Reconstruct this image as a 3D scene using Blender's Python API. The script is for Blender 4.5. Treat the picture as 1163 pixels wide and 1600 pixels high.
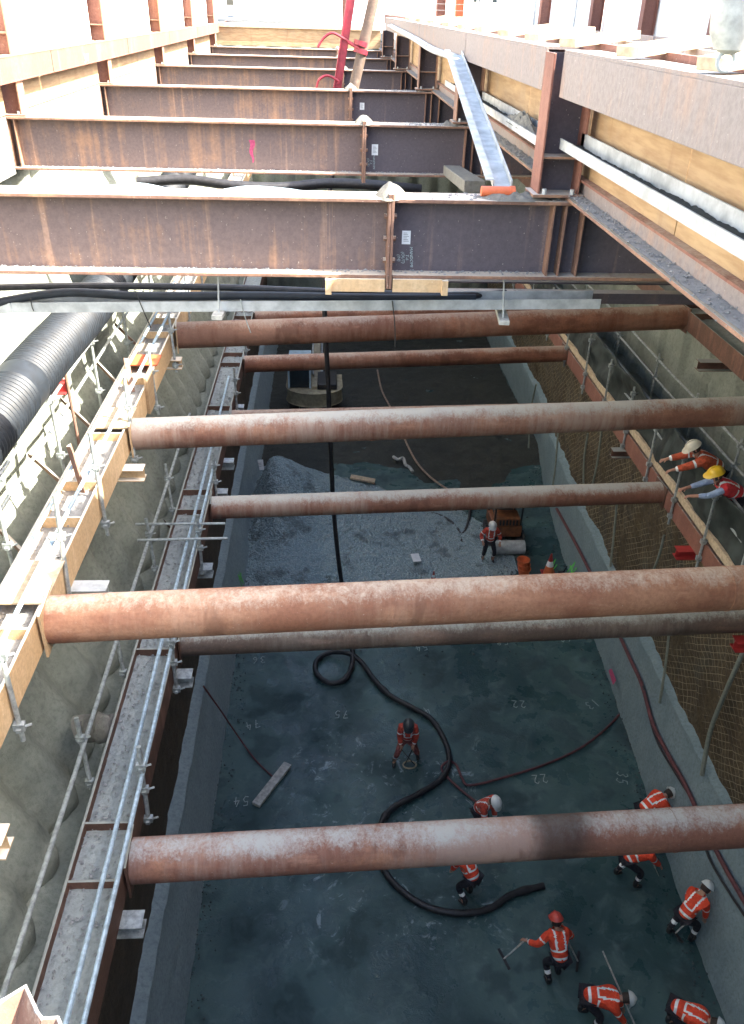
import bpy, bmesh, math, random
from mathutils import Vector, Matrix, noise
random.seed(7)
SC = bpy.context.scene
for o in list(bpy.data.objects): bpy.data.objects.remove(o)
R_ = math.radians
# ------------------------------------------------------------------ camera
CZ = 16.5                                   # eye height above the pit floor
FPX = 1286.0
Yc = Vector((-73, 790, -1286)).normalized()
Zc = Vector((62, 2100, 1286)); Zc = (Zc - Yc * Zc.dot(Yc)).normalized()
Xc = Yc.cross(Zc)
W2C = Matrix((Xc, Yc, Zc)).transposed()     # world -> camera
C2W = W2C.transposed()
cam = bpy.data.cameras.new('camera'); camo = bpy.data.objects.new('camera', cam)
SC.collection.objects.link(camo); SC.camera = camo
camo.matrix_world = Matrix.Translation((0, 0, CZ)) @ C2W.to_4x4()
cam.sensor_fit = 'VERTICAL'; cam.sensor_height = 36; cam.lens = 36 * FPX / 1600
cam.clip_start = 0.05; cam.clip_end = 2000
# ------------------------------------------------------------------ light
SUN_EL = 44.8; SUN_AZ = -11                   # azimuth from +X towards +Y
w = bpy.data.worlds.new('World'); SC.world = w; w.use_nodes = True
nt = w.node_tree; sky = nt.nodes.new('ShaderNodeTexSky'); sky.sky_type = 'NISHITA'; sky.sun_disc = False
sky.sun_elevation = R_(SUN_EL); sky.sun_rotation = R_(90 - SUN_AZ); sky.air_density = 1.0; sky.dust_density = 4.0; sky.ozone_density = 0.6
nt.links.new(sky.outputs[0], nt.nodes['Background'].inputs[0]); nt.nodes['Background'].inputs[1].default_value = 0.15
sl = bpy.data.lights.new('sun', 'SUN'); so = bpy.data.objects.new('sun', sl); SC.collection.objects.link(so)
sl.energy = 4.6; sl.angle = R_(0.5); sl.color = (1, .93, .82)
sd = Vector((math.cos(R_(SUN_EL)) * math.cos(R_(SUN_AZ)), math.cos(R_(SUN_EL)) * math.sin(R_(SUN_AZ)), math.sin(R_(SUN_EL))))
so.rotation_euler = sd.to_track_quat('Z', 'Y').to_euler(); so.location = sd * 60
SC.view_settings.view_transform = 'Standard'; SC.view_settings.look = 'None'; SC.view_settings.gamma = 1
SC.view_settings.exposure = 2.85
SC.render.engine = 'CYCLES'
SC.cycles.max_bounces = 8; SC.cycles.diffuse_bounces = 5
# ------------------------------------------------------------------ helpers
def ray(px, py):
    return C2W @ Vector(((px - 581.5) / FPX, (800 - py) / FPX, -1))
def P(px, py, z=None, X=None, Y=None, H=None):
    """point on the world plane z / X / Y / depth H seen at a photo pixel"""
    d = ray(px, py); o = Vector((0, 0, CZ))
    if H is not None: z = CZ - H
    if z is not None: t = (z - CZ) / d.z
    elif X is not None: t = X / d.x
    else: t = Y / d.y
    return o + d * t
def link(o): SC.collection.objects.link(o); return o
WO = {}                                      # world origin per object name
def setp(o, label=None, cat=None, group=None, kind=None):
    if label: o['label'] = label
    if cat: o['category'] = cat
    if group: o['group'] = group
    if kind: o['kind'] = kind
    return o
def thing(name, label, cat, loc=(0, 0, 0), group=None, rz=0, kind=None):
    o = link(bpy.data.objects.new(name, None)); o.location = loc; o.rotation_euler.z = rz
    o.empty_display_size = .2
    WO[o.name] = Vector(loc)
    return setp(o, label, cat, group, kind)
class MB:
    def __init__(s): s.v = []; s.f = []; s.mi = []
    def add(s, vs, fs, mi=0):
        n = len(s.v); s.v += [Vector(v) for v in vs]; s.f += [tuple(i + n for i in f) for f in fs]; s.mi += [mi] * len(fs); return s
    def box(s, a, b, mi=0):
        x0, x1 = sorted((a[0], b[0])); y0, y1 = sorted((a[1], b[1])); z0, z1 = sorted((a[2], b[2]))
        v = [(x0,y0,z0),(x1,y0,z0),(x1,y1,z0),(x0,y1,z0),(x0,y0,z1),(x1,y0,z1),(x1,y1,z1),(x0,y1,z1)]
        return s.add(v, [(3,2,1,0),(4,5,6,7),(0,1,5,4),(1,2,6,5),(2,3,7,6),(3,0,4,7)], mi)
    def bar(s, p0, p1, w, h, up=(0, 0, 1), mi=0, seg=1, off=(0, 0)):
        """box from p0 to p1, w across, h along up; off shifts (side, up)"""
        p0 = Vector(p0); p1 = Vector(p1); d = (p1 - p0).normalized(); up = Vector(up)
        sd_ = d.cross(up).normalized(); u = sd_.cross(d).normalized()
        vs = []
        for p in (p0, p1):
            p = p + sd_ * off[0] + u * off[1]
            for a, b in ((-1,-1),(1,-1),(1,1),(-1,1)): vs.append(p + sd_ * a * w / 2 + u * b * h / 2)
        return s.add(vs, [(0,3,2,1),(4,5,6,7),(0,1,5,4),(1,2,6,5),(2,3,7,6),(3,0,4,7)], mi)
    def tube(s, pts, r, n=10, mi=0, cap=True, rf=None):
        pts = [Vector(p) for p in pts]; N = len(pts); vs = []; fs = []
        prev = None
        for i, p in enumerate(pts):
            d = (pts[min(i + 1, N - 1)] - pts[max(i - 1, 0)])
            d = d.normalized() if d.length > 1e-9 else Vector((0, 0, 1))
            if prev is None:
                a = Vector((0, 0, 1)) if abs(d.z) < .9 else Vector((1, 0, 0)); e = d.cross(a).normalized()
            else:
                e = (prev - d * prev.dot(d)).normalized()
            prev = e; g = d.cross(e); rr = rf(i) if rf else r
            for k in range(n):
                t = 2 * math.pi * k / n; vs.append(p + (e * math.cos(t) + g * math.sin(t)) * rr)
        for i in range(N - 1):
            for k in range(n): fs.append((i*n+k, i*n+(k+1)%n, (i+1)*n+(k+1)%n, (i+1)*n+k))
        if cap: fs.append(tuple(range(n))[::-1]); fs.append(tuple((N-1)*n+k for k in range(n)))
        return s.add(vs, fs, mi)
    def lathe(s, c, prof, n=20, mi=0, M=None):
        vs = []; fs = []; c = Vector(c)
        for r, z in prof:
            for k in range(n):
                t = 2*math.pi*k/n; q = Vector((r*math.cos(t), r*math.sin(t), z)); vs.append(c + (M @ q if M else q))
        for i in range(len(prof)-1):
            for k in range(n): fs.append((i*n+k, i*n+(k+1)%n, (i+1)*n+(k+1)%n, (i+1)*n+k))
        fs.append(tuple(range(n))[::-1]); fs.append(tuple((len(prof)-1)*n+k for k in range(n)))
        return s.add(vs, fs, mi)
    def grid(s, fn, nu, nv, mi=0, flip=False):
        vs = [fn(i/(nu-1), j/(nv-1)) for j in range(nv) for i in range(nu)]; fs = []
        for j in range(nv-1):
            for i in range(nu-1):
                q = (j*nu+i, j*nu+i+1, (j+1)*nu+i+1, (j+1)*nu+i); fs.append(q[::-1] if flip else q)
        return s.add(vs, fs, mi)
    def build(s, name, mat, parent=None, smooth=False, bevel=0, label=None, origin=None, angle=35):
        me = bpy.data.meshes.new(name)
        if parent is not None: org = WO[parent.name]
        elif origin is not None: org = Vector(origin)
        else:
            lo = [min(v[i] for v in s.v) for i in range(3)]; hi = [max(v[i] for v in s.v) for i in range(3)]
            org = Vector(((lo[0]+hi[0])/2, (lo[1]+hi[1])/2, lo[2]))
        me.from_pydata([tuple(v - org) for v in s.v], [], s.f)
        for m in (mat if isinstance(mat, (list, tuple)) else [mat]): me.materials.append(m)
        for p, mi in zip(me.polygons, s.mi): p.material_index = mi
        me.update()
        if smooth:
            me.polygons.foreach_set('use_smooth', [True]*len(me.polygons)); me.set_sharp_from_angle(angle=R_(angle))
        o = link(bpy.data.objects.new(name, me))
        if parent is not None: o.parent = parent; WO[o.name] = org
        else: o.location = org; WO[o.name] = org
        if bevel:
            b = o.modifiers.new('bevel', 'BEVEL'); b.width = bevel; b.segments = 2; b.limit_method = 'ANGLE'
        if label: o['label'] = label
        return o
def fbm(x, y, z, o=4, s=1.0):
    return noise.fractal(Vector((x*s, y*s, z*s)), .9, 2.1, o)
def catmull(pts, n=8):
    pts = [Vector(p) for p in pts]; out = []
    q = [pts[0]] + pts + [pts[-1]]
    for i in range(1, len(q)-2):
        for k in range(n):
            t = k/n; a, b, c, d = q[i-1], q[i], q[i+1], q[i+2]
            out.append(.5*((2*b)+(-a+c)*t+(2*a-5*b+4*c-d)*t*t+(-a+3*b-3*c+d)*t*t*t))
    out.append(pts[-1]); return out
# ------------------------------------------------------------------ materials
class M:
    """tiny node-graph helper"""
    def __init__(s, name):
        s.m = bpy.data.materials.new(name); s.m.use_nodes = True; s.t = s.m.node_tree; s.b = s.t.nodes['Principled BSDF']
        g = s.t.nodes.new('ShaderNodeNewGeometry'); s.pos = g.outputs['Position']; s.nrm = g.outputs['Normal']
    def n(s, k, **a):
        x = s.t.nodes.new(k)
        for q, v in a.items(): setattr(x, q, v)
        return x
    def ln(s, a, b): s.t.links.new(a, b)
    def scale(s, v):
        x = s.n('ShaderNodeMapping'); x.inputs['Scale'].default_value = v; s.ln(s.pos, x.inputs[0]); return x.outputs[0]
    def noise(s, sc=1, det=6, rough=.6, vec=None, dist=0):
        x = s.n('ShaderNodeTexNoise'); x.inputs['Scale'].default_value = sc; x.inputs['Detail'].default_value = det; x.inputs['Roughness'].default_value = rough
        x.inputs['Distortion'].default_value = dist
        s.ln(vec or s.pos, x.inputs['Vector']); return x.outputs['Fac']
    def vor(s, sc=1, vec=None, feat='F1'):
        x = s.n('ShaderNodeTexVoronoi', feature=feat); x.inputs['Scale'].default_value = sc; s.ln(vec or s.pos, x.inputs['Vector']); return x.outputs['Distance']
    def ramp(s, f, lo, hi):
        x = s.n('ShaderNodeMapRange', interpolation_type='SMOOTHSTEP'); x.inputs[1].default_value = lo; x.inputs[2].default_value = hi; s.ln(f, x.inputs[0]); return x.outputs[0]
    def math(s, op, a, b=None, c=None):
        x = s.n('ShaderNodeMath', operation=op)
        for i, q in enumerate((a, b, c)):
            if q is None: continue
            if isinstance(q, (int, float)): x.inputs[i].default_value = q
            else: s.ln(q, x.inputs[i])
        return x.outputs[0]
    def mix(s, f, a, b):
        x = s.n('ShaderNodeMix', data_type='RGBA')
        for i, q in ((0, f), (6, a), (7, b)):
            if isinstance(q, (int, float)): x.inputs[i].default_value = q
            elif isinstance(q, tuple): x.inputs[i].default_value = (*q, 1)
            else: s.ln(q, x.inputs[i])
        return x.outputs[2]
    def up(s, lo=.5, hi=.95):
        x = s.n('ShaderNodeSeparateXYZ'); s.ln(s.nrm, x.inputs[0]); return s.ramp(x.outputs[2], lo, hi)
    def xyz(s):
        x = s.n('ShaderNodeSeparateXYZ'); s.ln(s.pos, x.inputs[0]); return x.outputs
    def fin(s, col, rough=.8, bump=None, bs=.3, bd=.02, metal=0, spec=.5):
        if isinstance(col, tuple): s.b.inputs['Base Color'].default_value = (*col, 1)
        else: s.ln(col, s.b.inputs['Base Color'])
        if isinstance(rough, (int, float)): s.b.inputs['Roughness'].default_value = rough
        else: s.ln(rough, s.b.inputs['Roughness'])
        s.b.inputs['Metallic'].default_value = metal; s.b.inputs['Specular IOR Level'].default_value = spec
        if bump is not None:
            x = s.n('ShaderNodeBump'); x.inputs['Strength'].default_value = bs; x.inputs['Distance'].default_value = bd
            s.ln(bump, x.inputs['Height']); s.ln(x.outputs[0], s.b.inputs['Normal'])
        return s.m
def simple(name, c, rough=.6, var=.3, sc=8, metal=0, bump=.2):
    m = M(name); f = m.noise(sc, 5)
    if name.endswith('cloth') and 'shade' not in name: wr = m.noise(11, 4, .6, None, 1.5); return m.fin(m.mix(m.ramp(f, .3, .7), tuple(x*(1-var*1.3) for x in c), tuple(min(1, x*(1+var)) for x in c)), rough, wr, 1, .05, metal)
    return m.fin(m.mix(m.ramp(f, .3, .7), tuple(x*(1-var) for x in c), tuple(min(1, x*(1+var)) for x in c)), rough, f, bump, .01, metal)
def steel(name, base, rust, dust, rustamt=.5, dustamt=.8, streak=(6, 6, .5), blotch=None, spec=.4, pale=0):
    m = M(name)
    big = m.noise(.9, 6, .65); st = m.noise(1, 5, .6, m.scale(streak)); fine = m.noise(22, 4, .7)
    rf = m.ramp(m.math('ADD', m.math('MULTIPLY', big, .6), m.math('MULTIPLY', st, .4)), .62-.3*rustamt, .78-.3*rustamt)
    c = m.mix(rf, base, rust)
    c = m.mix(m.math('MULTIPLY', m.ramp(st, .60, .72), .5), c, tuple(min(1, x*1.1+.06) for x in rust))
    c = m.mix(m.math('MULTIPLY', m.ramp(fine, .35, .7), .35), c, tuple(x*.45 for x in base))
    spk = m.ramp(m.noise(45, 2, .5), .70, .76)
    c = m.mix(m.math('MULTIPLY', spk, .6), c, dust)
    if pale:      # grout wash and bare patches in bands along a pipe, runs down its side
        bd = m.noise(1, 3, .5, m.scale((.45, .2, .2))); rn = m.noise(1, 5, .7, m.scale((9, 1.5, 1.5)))
        k = m.math('MULTIPLY', m.ramp(m.math('ADD', m.math('MULTIPLY', bd, .75), m.math('MULTIPLY', rn, .35)), .50, .68), .75*pale)
        c = m.mix(k, c, tuple(.55*a+.45*b for a, b in zip(dust, rust)))
        br = m.ramp(m.noise(1, 4, .6, m.scale((1.3, .6, .6))), .60, .66); c = m.mix(m.math('MULTIPLY', br, .55), c, tuple(x*.55 for x in base))
    dn = m.math('ADD', m.math('ADD', m.math('MULTIPLY', m.noise(1.1, 4, .6), .38), m.math('MULTIPLY', m.noise(7, 6, .8, m.scale((1.6, 1, 1)), .5), .42)), m.math('MULTIPLY', m.noise(38, 3, .7), .20))
    uu = m.n('ShaderNodeSeparateXYZ'); m.ln(m.nrm, uu.inputs[0])
    u = m.ramp(m.math('ADD', m.math('MULTIPLY', uu.outputs[2], .55), m.math('MULTIPLY', dn, 1.5)), 1.26-.28*dustamt, 1.60-.28*dustamt)
    c = m.mix(u, c, dust)
    if blotch:  # darkens a stretch of the pipe between two X positions, soft wavy edges
        x0, x1, sy = blotch; X = m.xyz()[0]; wv = m.math('MULTIPLY', m.math('SUBTRACT', m.noise(2.5, 4), .5), .35); X = m.math('ADD', X, wv)
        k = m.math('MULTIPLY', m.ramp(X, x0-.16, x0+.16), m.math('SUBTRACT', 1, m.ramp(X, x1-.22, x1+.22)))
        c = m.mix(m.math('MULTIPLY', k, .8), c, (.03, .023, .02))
    return m.fin(c, .72, m.math('ADD', fine, m.math('MULTIPLY', big, .6)), .35, .012, 0, spec)
MT = {}
MT['deck_steel'] = steel('purple_brown_steel', (.155, .115, .11), (.30, .18, .12), (.50, .45, .38), .46, 1.0, (11, 5, .25))
MT['deck_steel_dark'] = steel('dark_mill_steel', (.10, .085, .098), (.19, .115, .09), (.45, .41, .36), .1, 1.0, (5, 5, .25))
MT['flange_rust'] = steel('rusty_flange_steel', (.20, .115, .085), (.33, .19, .12), (.50, .45, .37), .6, 1.0)
MT['primer'] = steel('brown_primer_steel', (.21, .09, .065), (.28, .13, .09), (.40, .33, .27), .5, .5, (3, 3, .4))
MT['girder'] = steel('weathered_girder_steel', (.25, .215, .20), (.31, .22, .175), (.46, .43, .39), .45, .8, (7, 7, .35))
MT['pipe'] = steel('rusty_pipe_steel', (.19, .075, .042), (.32, .135, .075), (.40, .30, .23), .55, .7, (1.2, 5, 5), pale=.5)
MT['pipe_orange'] = steel('orange_rusty_pipe_steel', (.32, .14, .08), (.46, .235, .135), (.58, .47, .36), .6, .5, (1.2, 5, 5), pale=.5)
MT['pipe_pale'] = steel('pale_dusty_pipe_steel', (.25, .115, .075), (.36, .18, .11), (.44, .42, .36), .5, .9, (1.2, 5, 5), pale=1)
MT['wale_sun'] = steel('sunlit_wale_steel', (.58, .40, .22), (.68, .50, .30), (.74, .68, .56), .6, 1.1)  # lit copy of the wale steel, sunlight painted into its pale colours
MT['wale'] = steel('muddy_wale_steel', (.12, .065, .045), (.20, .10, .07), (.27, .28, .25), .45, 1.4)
def _shot(name, a, b, d, sc=1.2, rough=.92):
    m = M(name); n1 = m.noise(sc, 8, .65, None, .4); n2 = m.noise(14, 6, .7); n3 = m.noise(3.5, 6, .6, m.scale((1, 1, .25)))
    c = m.mix(m.ramp(n1, .35, .65), a, b); c = m.mix(m.math('MULTIPLY', m.ramp(n3, .52, .7), .6), c, d)
    c = m.mix(m.math('MULTIPLY', m.ramp(n2, .3, .6), .3), tuple(x*.5 for x in a), c)
    return m.fin(c, rough, m.math('ADD', m.math('ADD', n2, m.math('MULTIPLY', m.noise(50, 3), .4)), m.math('MULTIPLY', m.noise(5, 8, .8, m.scale((1, 1, .6)), 1.0), .6)), .6, .03)
MT['shot'] = _shot('green_grey_shotcrete', (.34, .375, .31), (.47, .50, .42), (.22, .22, .17))
MT['shot_pale'] = _shot('pale_shotcrete', (.30, .32, .27), (.38, .40, .34), (.22, .21, .16))
MT['concrete'] = _shot('concrete', (.36, .37, .34), (.44, .45, .41), (.28, .22, .17))
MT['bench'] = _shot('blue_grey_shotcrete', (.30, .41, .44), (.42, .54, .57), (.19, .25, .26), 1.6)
MT['bench_left'] = _shot('brightened_blue_shotcrete', (.42, .55, .60), (.55, .68, .72), (.28, .36, .38), 1.6)  # kerb shotcrete with brightness painted in, as little light reaches the left side
def _soil():
    m = M('meshed_brown_soil'); n1 = m.noise(1.4, 8, .7); n2 = m.noise(12, 6, .75)
    c = m.mix(m.ramp(n1, .35, .65), (.105, .075, .036), (.21, .155, .075)); c = m.mix(m.math('MULTIPLY', m.ramp(m.noise(.7, 5, .6), .55, .7), .7), c, (.10, .12, .10))
    c = m.mix(m.math('MULTIPLY', m.ramp(n2, .3, .6), .5), (.04, .03, .02), c)
    c = m.mix(m.math('MULTIPLY', m.ramp(m.noise(1, 6, .7, m.scale((1, 1.6, .3))), .52, .66), .75), c, (.045, .038, .028))
    x = m.xyz(); a = m.math('ADD', m.math('MULTIPLY', x[1], .8), x[2]); b = m.math('SUBTRACT', m.math('MULTIPLY', x[1], .8), x[2])
    g = None
    for q in (a, b):
        q = m.math('ADD', q, m.math('MULTIPLY', m.noise(1.5, 2), .12))
        fr = m.math('PINGPONG', q, .10); l = m.math('LESS_THAN', fr, .0075); g = l if g is None else m.math('MAXIMUM', g, l)
    c = m.mix(m.math('MULTIPLY', m.math('MULTIPLY', g, m.ramp(m.noise(.9, 4), .35, .5)), .7), c, (.40, .34, .22))
    return m.fin(c, .9, m.math('ADD', n2, m.math('MULTIPLY', g, .5)), .8, .04)
MT['soil'] = _soil()
MT['soil_dark'] = _shot('dark_wet_soil_face', (.10, .075, .05), (.17, .13, .085), (.07, .065, .05), 2)
def _floor():
    m = M('wet_concrete_slab'); n1 = m.noise(.35, 7, .6, None, .6); n2 = m.noise(1.6, 8, .65, None, .5); n3 = m.noise(18, 5, .7)
    c = m.mix(m.ramp(n1, .38, .62), (.026, .062, .066), (.064, .120, .118))
    c = m.mix(m.math('MULTIPLY', m.ramp(n2, .49, .70), .5), c, (.13, .20, .20))
    X = m.xyz()
    # dried laitance splashes near the front of the pour
    k = m.math('MULTIPLY', m.ramp(X[1], 9, 10.5), m.math('SUBTRACT', 1, m.ramp(X[1], 14.5, 16.5)))
    k = m.math('MULTIPLY', k, m.math('MULTIPLY', m.ramp(X[0], -1.6, -.3), m.math('SUBTRACT', 1, m.ramp(X[0], 3.2, 4.8))))
    sp = m.ramp(m.noise(2.2, 9, .72, None, 1.2), .565, .64)
    c = m.mix(m.math('MULTIPLY', m.math('MULTIPLY', k, sp), .8), c, (.30, .38, .40))
    c = m.mix(m.math('MULTIPLY', m.ramp(n3, .62, .75), .25), c, (.2, .24, .23))
    c = m.mix(m.math('MULTIPLY', m.ramp(m.noise(.8, 4, .5), .55, .62), .45), c, (.016, .030, .036))
    mr = m.n('ShaderNodeMapRange'); m.ln(m.noise(.8, 5, .6), mr.inputs[0]); mr.inputs[1].default_value = .4; mr.inputs[2].default_value = .6
    mr.inputs[3].default_value = .14; mr.inputs[4].default_value = .75
    return m.fin(c, mr.outputs[0], m.math('ADD', m.math('ADD', n2, m.math('MULTIPLY', n3, .25)), m.math('MULTIPLY', m.noise(5, 6, .75, None, 2.5), .6)), .5, .035, 0, .45)
MT['floor'] = _floor()
def _gravel():
    m = M('crushed_blue_gravel'); v = m.vor(16); v2 = m.vor(7); n = m.noise(1.1, 6)
    c = m.mix(m.ramp(v, .1, .6), (.38, .49, .51), (.23, .31, .33)); c = m.mix(m.math('MULTIPLY', m.ramp(v2, .5, .7), .5), c, (.34, .40, .40))
    c = m.mix(m.math('MULTIPLY', m.ramp(n, .54, .66), .6), c, (.065, .08, .078))
    return m.fin(c, .9, m.math('ADD', v, v2), 1, .06)
MT['gravel'] = _gravel()
def _ply():
    m = M('weathered_plywood'); g = m.noise(3, 6, .6, m.scale((1, .6, 5))); b = m.noise(1.2, 4)
    c = m.mix(m.ramp(g, .35, .65), (.31, .20, .105), (.42, .295, .165)); c = m.mix(m.math('MULTIPLY', m.ramp(b, .5, .7), .5), c, (.30, .23, .16))
    st = m.noise(1, 5, .6, m.scale((4, 4, .5))); c = m.mix(m.math('MULTIPLY', m.ramp(st, .58, .7), .5), c, (.26, .16, .09))
    return m.fin(c, .75, g, .2, .01)
MT['ply'] = _ply()
MT['timber'] = simple('pale_timber', (.46, .36, .24), .8, .25, 12)
MT['timber_grey'] = simple('grey_dusty_timber', (.42, .42, .38), .85, .3, 12)
MT['galv'] = simple('galvanised_steel', (.42, .44, .43), .6, .25, 5, 0)
MT['tube'] = simple('galvanised_scaffold_tube', (.34, .37, .36), .5, .3, 14, .4)
MT['tube_blue'] = simple('pale_scaffold_tube', (.40, .50, .55), .45, .25, 14, .3)
MT['white'] = simple('white_hoarding_paint', (.80, .79, .74), .7, .06, 2, 0, .05)
MT['cream'] = simple('cream_hoarding_paint', (.78, .72, .55), .7, .08, 2, 0, .05)
MT['rubber'] = simple('black_rubber', (.018, .018, .02), .5, .4, 12)
MT['duct'] = simple('dusty_black_duct_plastic', (.008, .012, .017), .6, .4, 6)
MT['hose_red'] = simple('dusty_red_hose', (.11, .035, .038), .6, .3, 9)
MT['hose_tan'] = simple('tan_rope_hose', (.30, .22, .16), .8, .3, 9)
MT['red_paint'] = simple('red_paint', (.24, .02, .035), .5, .25, 6)
MT['red_seat'] = simple('bright_red_paint', (.33, .03, .028), .5, .2, 6)
MT['orange_pl'] = simple('orange_plastic', (.60, .14, .05), .5, .15, 8)
MT['chalk'] = simple('white_spray_paint', (.34, .41, .40), .8, .3, 30)
MT['pink'] = simple('pink_spray_paint', (.40, .06, .14), .8, .2, 30)
MT['green_sp'] = simple('green_spray_paint', (.12, .60, .10), .8, .2, 30)
MT['paper'] = simple('white_paper', (.72, .74, .74), .8, .06, 9, 0, 0)
MT['ink'] = simple('dark_ink', (.05, .05, .06), .8, .1, 9, 0, 0)
MT['mud'] = _shot('grey_mud', (.26, .25, .21), (.36, .35, .30), (.2, .19, .16), 6)
MT['dust_pale'] = _shot('pale_grey_dust', (.42, .43, .43), (.54, .54, .53), (.3, .3, .29), 5)
MT['stone'] = _shot('grey_blue_stones', (.09, .12, .125), (.17, .21, .215), (.07, .08, .08), 6)
MT['soil_lump'] = _shot('dark_loose_soil', (.05, .054, .045), (.095, .10, .082), (.14, .145, .13), 1.5)
MT['cloth'] = simple('black_shade_cloth', (.022, .030, .027), .75, .5, 3)
MT['yellow'] = simple('machine_yellow_paint', (.30, .26, .17), .5, .25, 5)
MT['orange_m'] = simple('machine_orange_paint', (.20, .075, .03), .5, .3, 5)
MT['black'] = simple('black_metal', (.02, .02, .022), .5, .3, 6)
MT['glass'] = simple('dark_cab_glass', (.02, .03, .035), .1, .2, 3, 0, 0)
MT['cabpaint'] = simple('pale_blue_cab_paint', (.42, .55, .62), .4, .15, 5)
MT['road'] = _shot('pale_road_concrete', (.42, .42, .40), (.52, .52, .50), (.36, .35, .33))
MT['skin'] = simple('skin', (.42, .22, .15), .55, .1, 20, 0, .05)
MT['hiviz'] = simple('orange_red_hi_vis_cloth', (1.0, .085, .03), .75, .12, 18)
MT['hiviz_dull'] = simple('dull_red_hi_vis_cloth', (.62, .085, .05), .8, .25, 18)
MT['hiviz_org'] = simple('faded_orange_hi_vis_cloth', (.60, .11, .045), .8, .2, 18)
MT['vest_red'] = simple('red_vest_cloth', (.70, .04, .05), .75, .12, 18)
MT['reflect'] = simple('silver_reflective_tape', (.85, .87, .85), .35, .06, 30, 0, 0)
MT['navy'] = simple('dark_work_cloth', (.022, .022, .03), .85, .3, 15)
MT['dull_trs'] = simple('dull_red_trousers_cloth', (.22, .07, .06), .85, .3, 15)
MT['blue_shirt'] = simple('light_blue_shirt_cloth', (.33, .43, .62), .8, .1, 15)
MT['boot'] = simple('black_boot_rubber', (.02, .02, .02), .5, .3, 15)
MT['hair'] = simple('dark_hair', (.03, .02, .015), .7, .3, 40)
MT['helm_w'] = simple('white_helmet_shell', (.68, .72, .70), .35, .05, 9, 0, 0)
MT['helm_y'] = simple('yellow_helmet_shell', (.80, .50, .03), .35, .05, 9, 0, 0)
MT['helm_r'] = simple('red_helmet_shell', (.55, .07, .05), .4, .1, 9, 0, 0)
MT['helm_k'] = simple('dark_grey_helmet_shell', (.05, .06, .065), .35, .1, 9, 0, 0)
MT['helm_c'] = simple('cream_helmet_shell', (.62, .58, .45), .45, .1, 9, 0, 0)
# ------------------------------------------------------------------ pit levels (z above floor)
Z = lambda H: CZ - H
YN, YF = -9.0, 47.0                          # pit ends
DT, DB = Z(1.54), Z(2.29)                    # deck beam top / bottom
# ---- street-level ground: one sheet with the opening of the pit left out
g = MB(); GZ = Z(1.0)
big = 700
xs = [-big, -30, -5.6, 10.4, 30, big]; ys = [-big, -40, YN-.4, YF+.4, 90, big]
for i in range(5):
    for j in range(5):
        if i == 2 and j == 2: continue
        g.add([(xs[i], ys[j], GZ), (xs[i+1], ys[j], GZ), (xs[i+1], ys[j+1], GZ), (xs[i], ys[j+1], GZ)], [(0, 1, 2, 3)])
setp(g.build('ground', MT['road'], origin=(0, 0, GZ)), kind='structure')
# ---- pit floor
m_ = MB()
def ff(u, v):
    x = -4.2 + 14.4*u; y = YN + (YF-YN)*v
    d = fbm(x, y, 0, 4, .5)*.03
    return Vector((x, y, d - .03))
m_.grid(ff, 90, 300)
setp(m_.build('pit_floor', MT['floor'], origin=(0, 0, 0), smooth=True), kind='structure')
# dark churned earth beyond the gravel
sb = MB()
def fs_(u, v):
    x = -4.0 + 13.4*u; y = 27.5 + 19.4*v
    e = min(1, max(0, (y - 29.5 - 1.2*math.sin(x*.8) + 1.0*fbm(x, y, 3, 3, .4))/2))
    return Vector((x, y, -.06 + e*(.12 + .10*fbm(x, y, 1, 5, 1.1) + .05*fbm(x, y, 5, 4, 4))))
sb.grid(fs_, 110, 150)
setp(sb.build('excavated_earth', MT['soil_lump'], origin=(0, 30, 0), smooth=True, angle=180), kind='structure')
# ---- gravel spread
gv = MB()
poly = [P(*q, z=0) for q in [(380, 935), (384, 760), (412, 724), (480, 732), (560, 748), (640, 775), (720, 792), (790, 835), (850, 880), (815, 905), (700, 935)]]
def inside(x, y):
    c = False; n = len(poly); dmin = 9
    for i in range(n):
        a, b = poly[i], poly[(i+1) % n]
        if (a.y > y) != (b.y > y) and x < (b.x-a.x)*(y-a.y)/(b.y-a.y)+a.x: c = not c
        ab = Vector((b.x-a.x, b.y-a.y)); t = max(0, min(1, Vector((x-a.x, y-a.y)).dot(ab)/ab.length_squared))
        dmin = min(dmin, (Vector((a.x, a.y))+ab*t-Vector((x, y))).length)
    return dmin if c else -dmin
pk = P(430, 775, z=1.0)
def fg(u, v):
    x = -3.6 + 10.2*u; y = 20.5 + 12*v
    d = inside(x, y) + .35*fbm(x, y, 9, 4, .9)
    e = max(0, min(1, (d + .25)/1.6)); e = e*e*(3-2*e)
    h = .14 + 2.5*math.exp(-(((x-pk.x)/2.2)**2 + ((y-pk.y)/2.4)**2)**.85) + .25*math.exp(-(((x-1.5)/2)**2+((y-25.5)/1.6)**2))
    st = .05*abs(noise.noise(Vector((x*9, y*9, 0)))) + .06*fbm(x, y, 2, 5, 1.6) + .025*noise.noise(Vector((x*22, y*22, 3)))
    return Vector((x, y, -.05 + e*(h + st)))
gv.grid(fg, 260, 300)
setp(gv.build('gravel', MT['gravel'], origin=(0, 25, 0), smooth=True, angle=180), kind='stuff')
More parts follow.
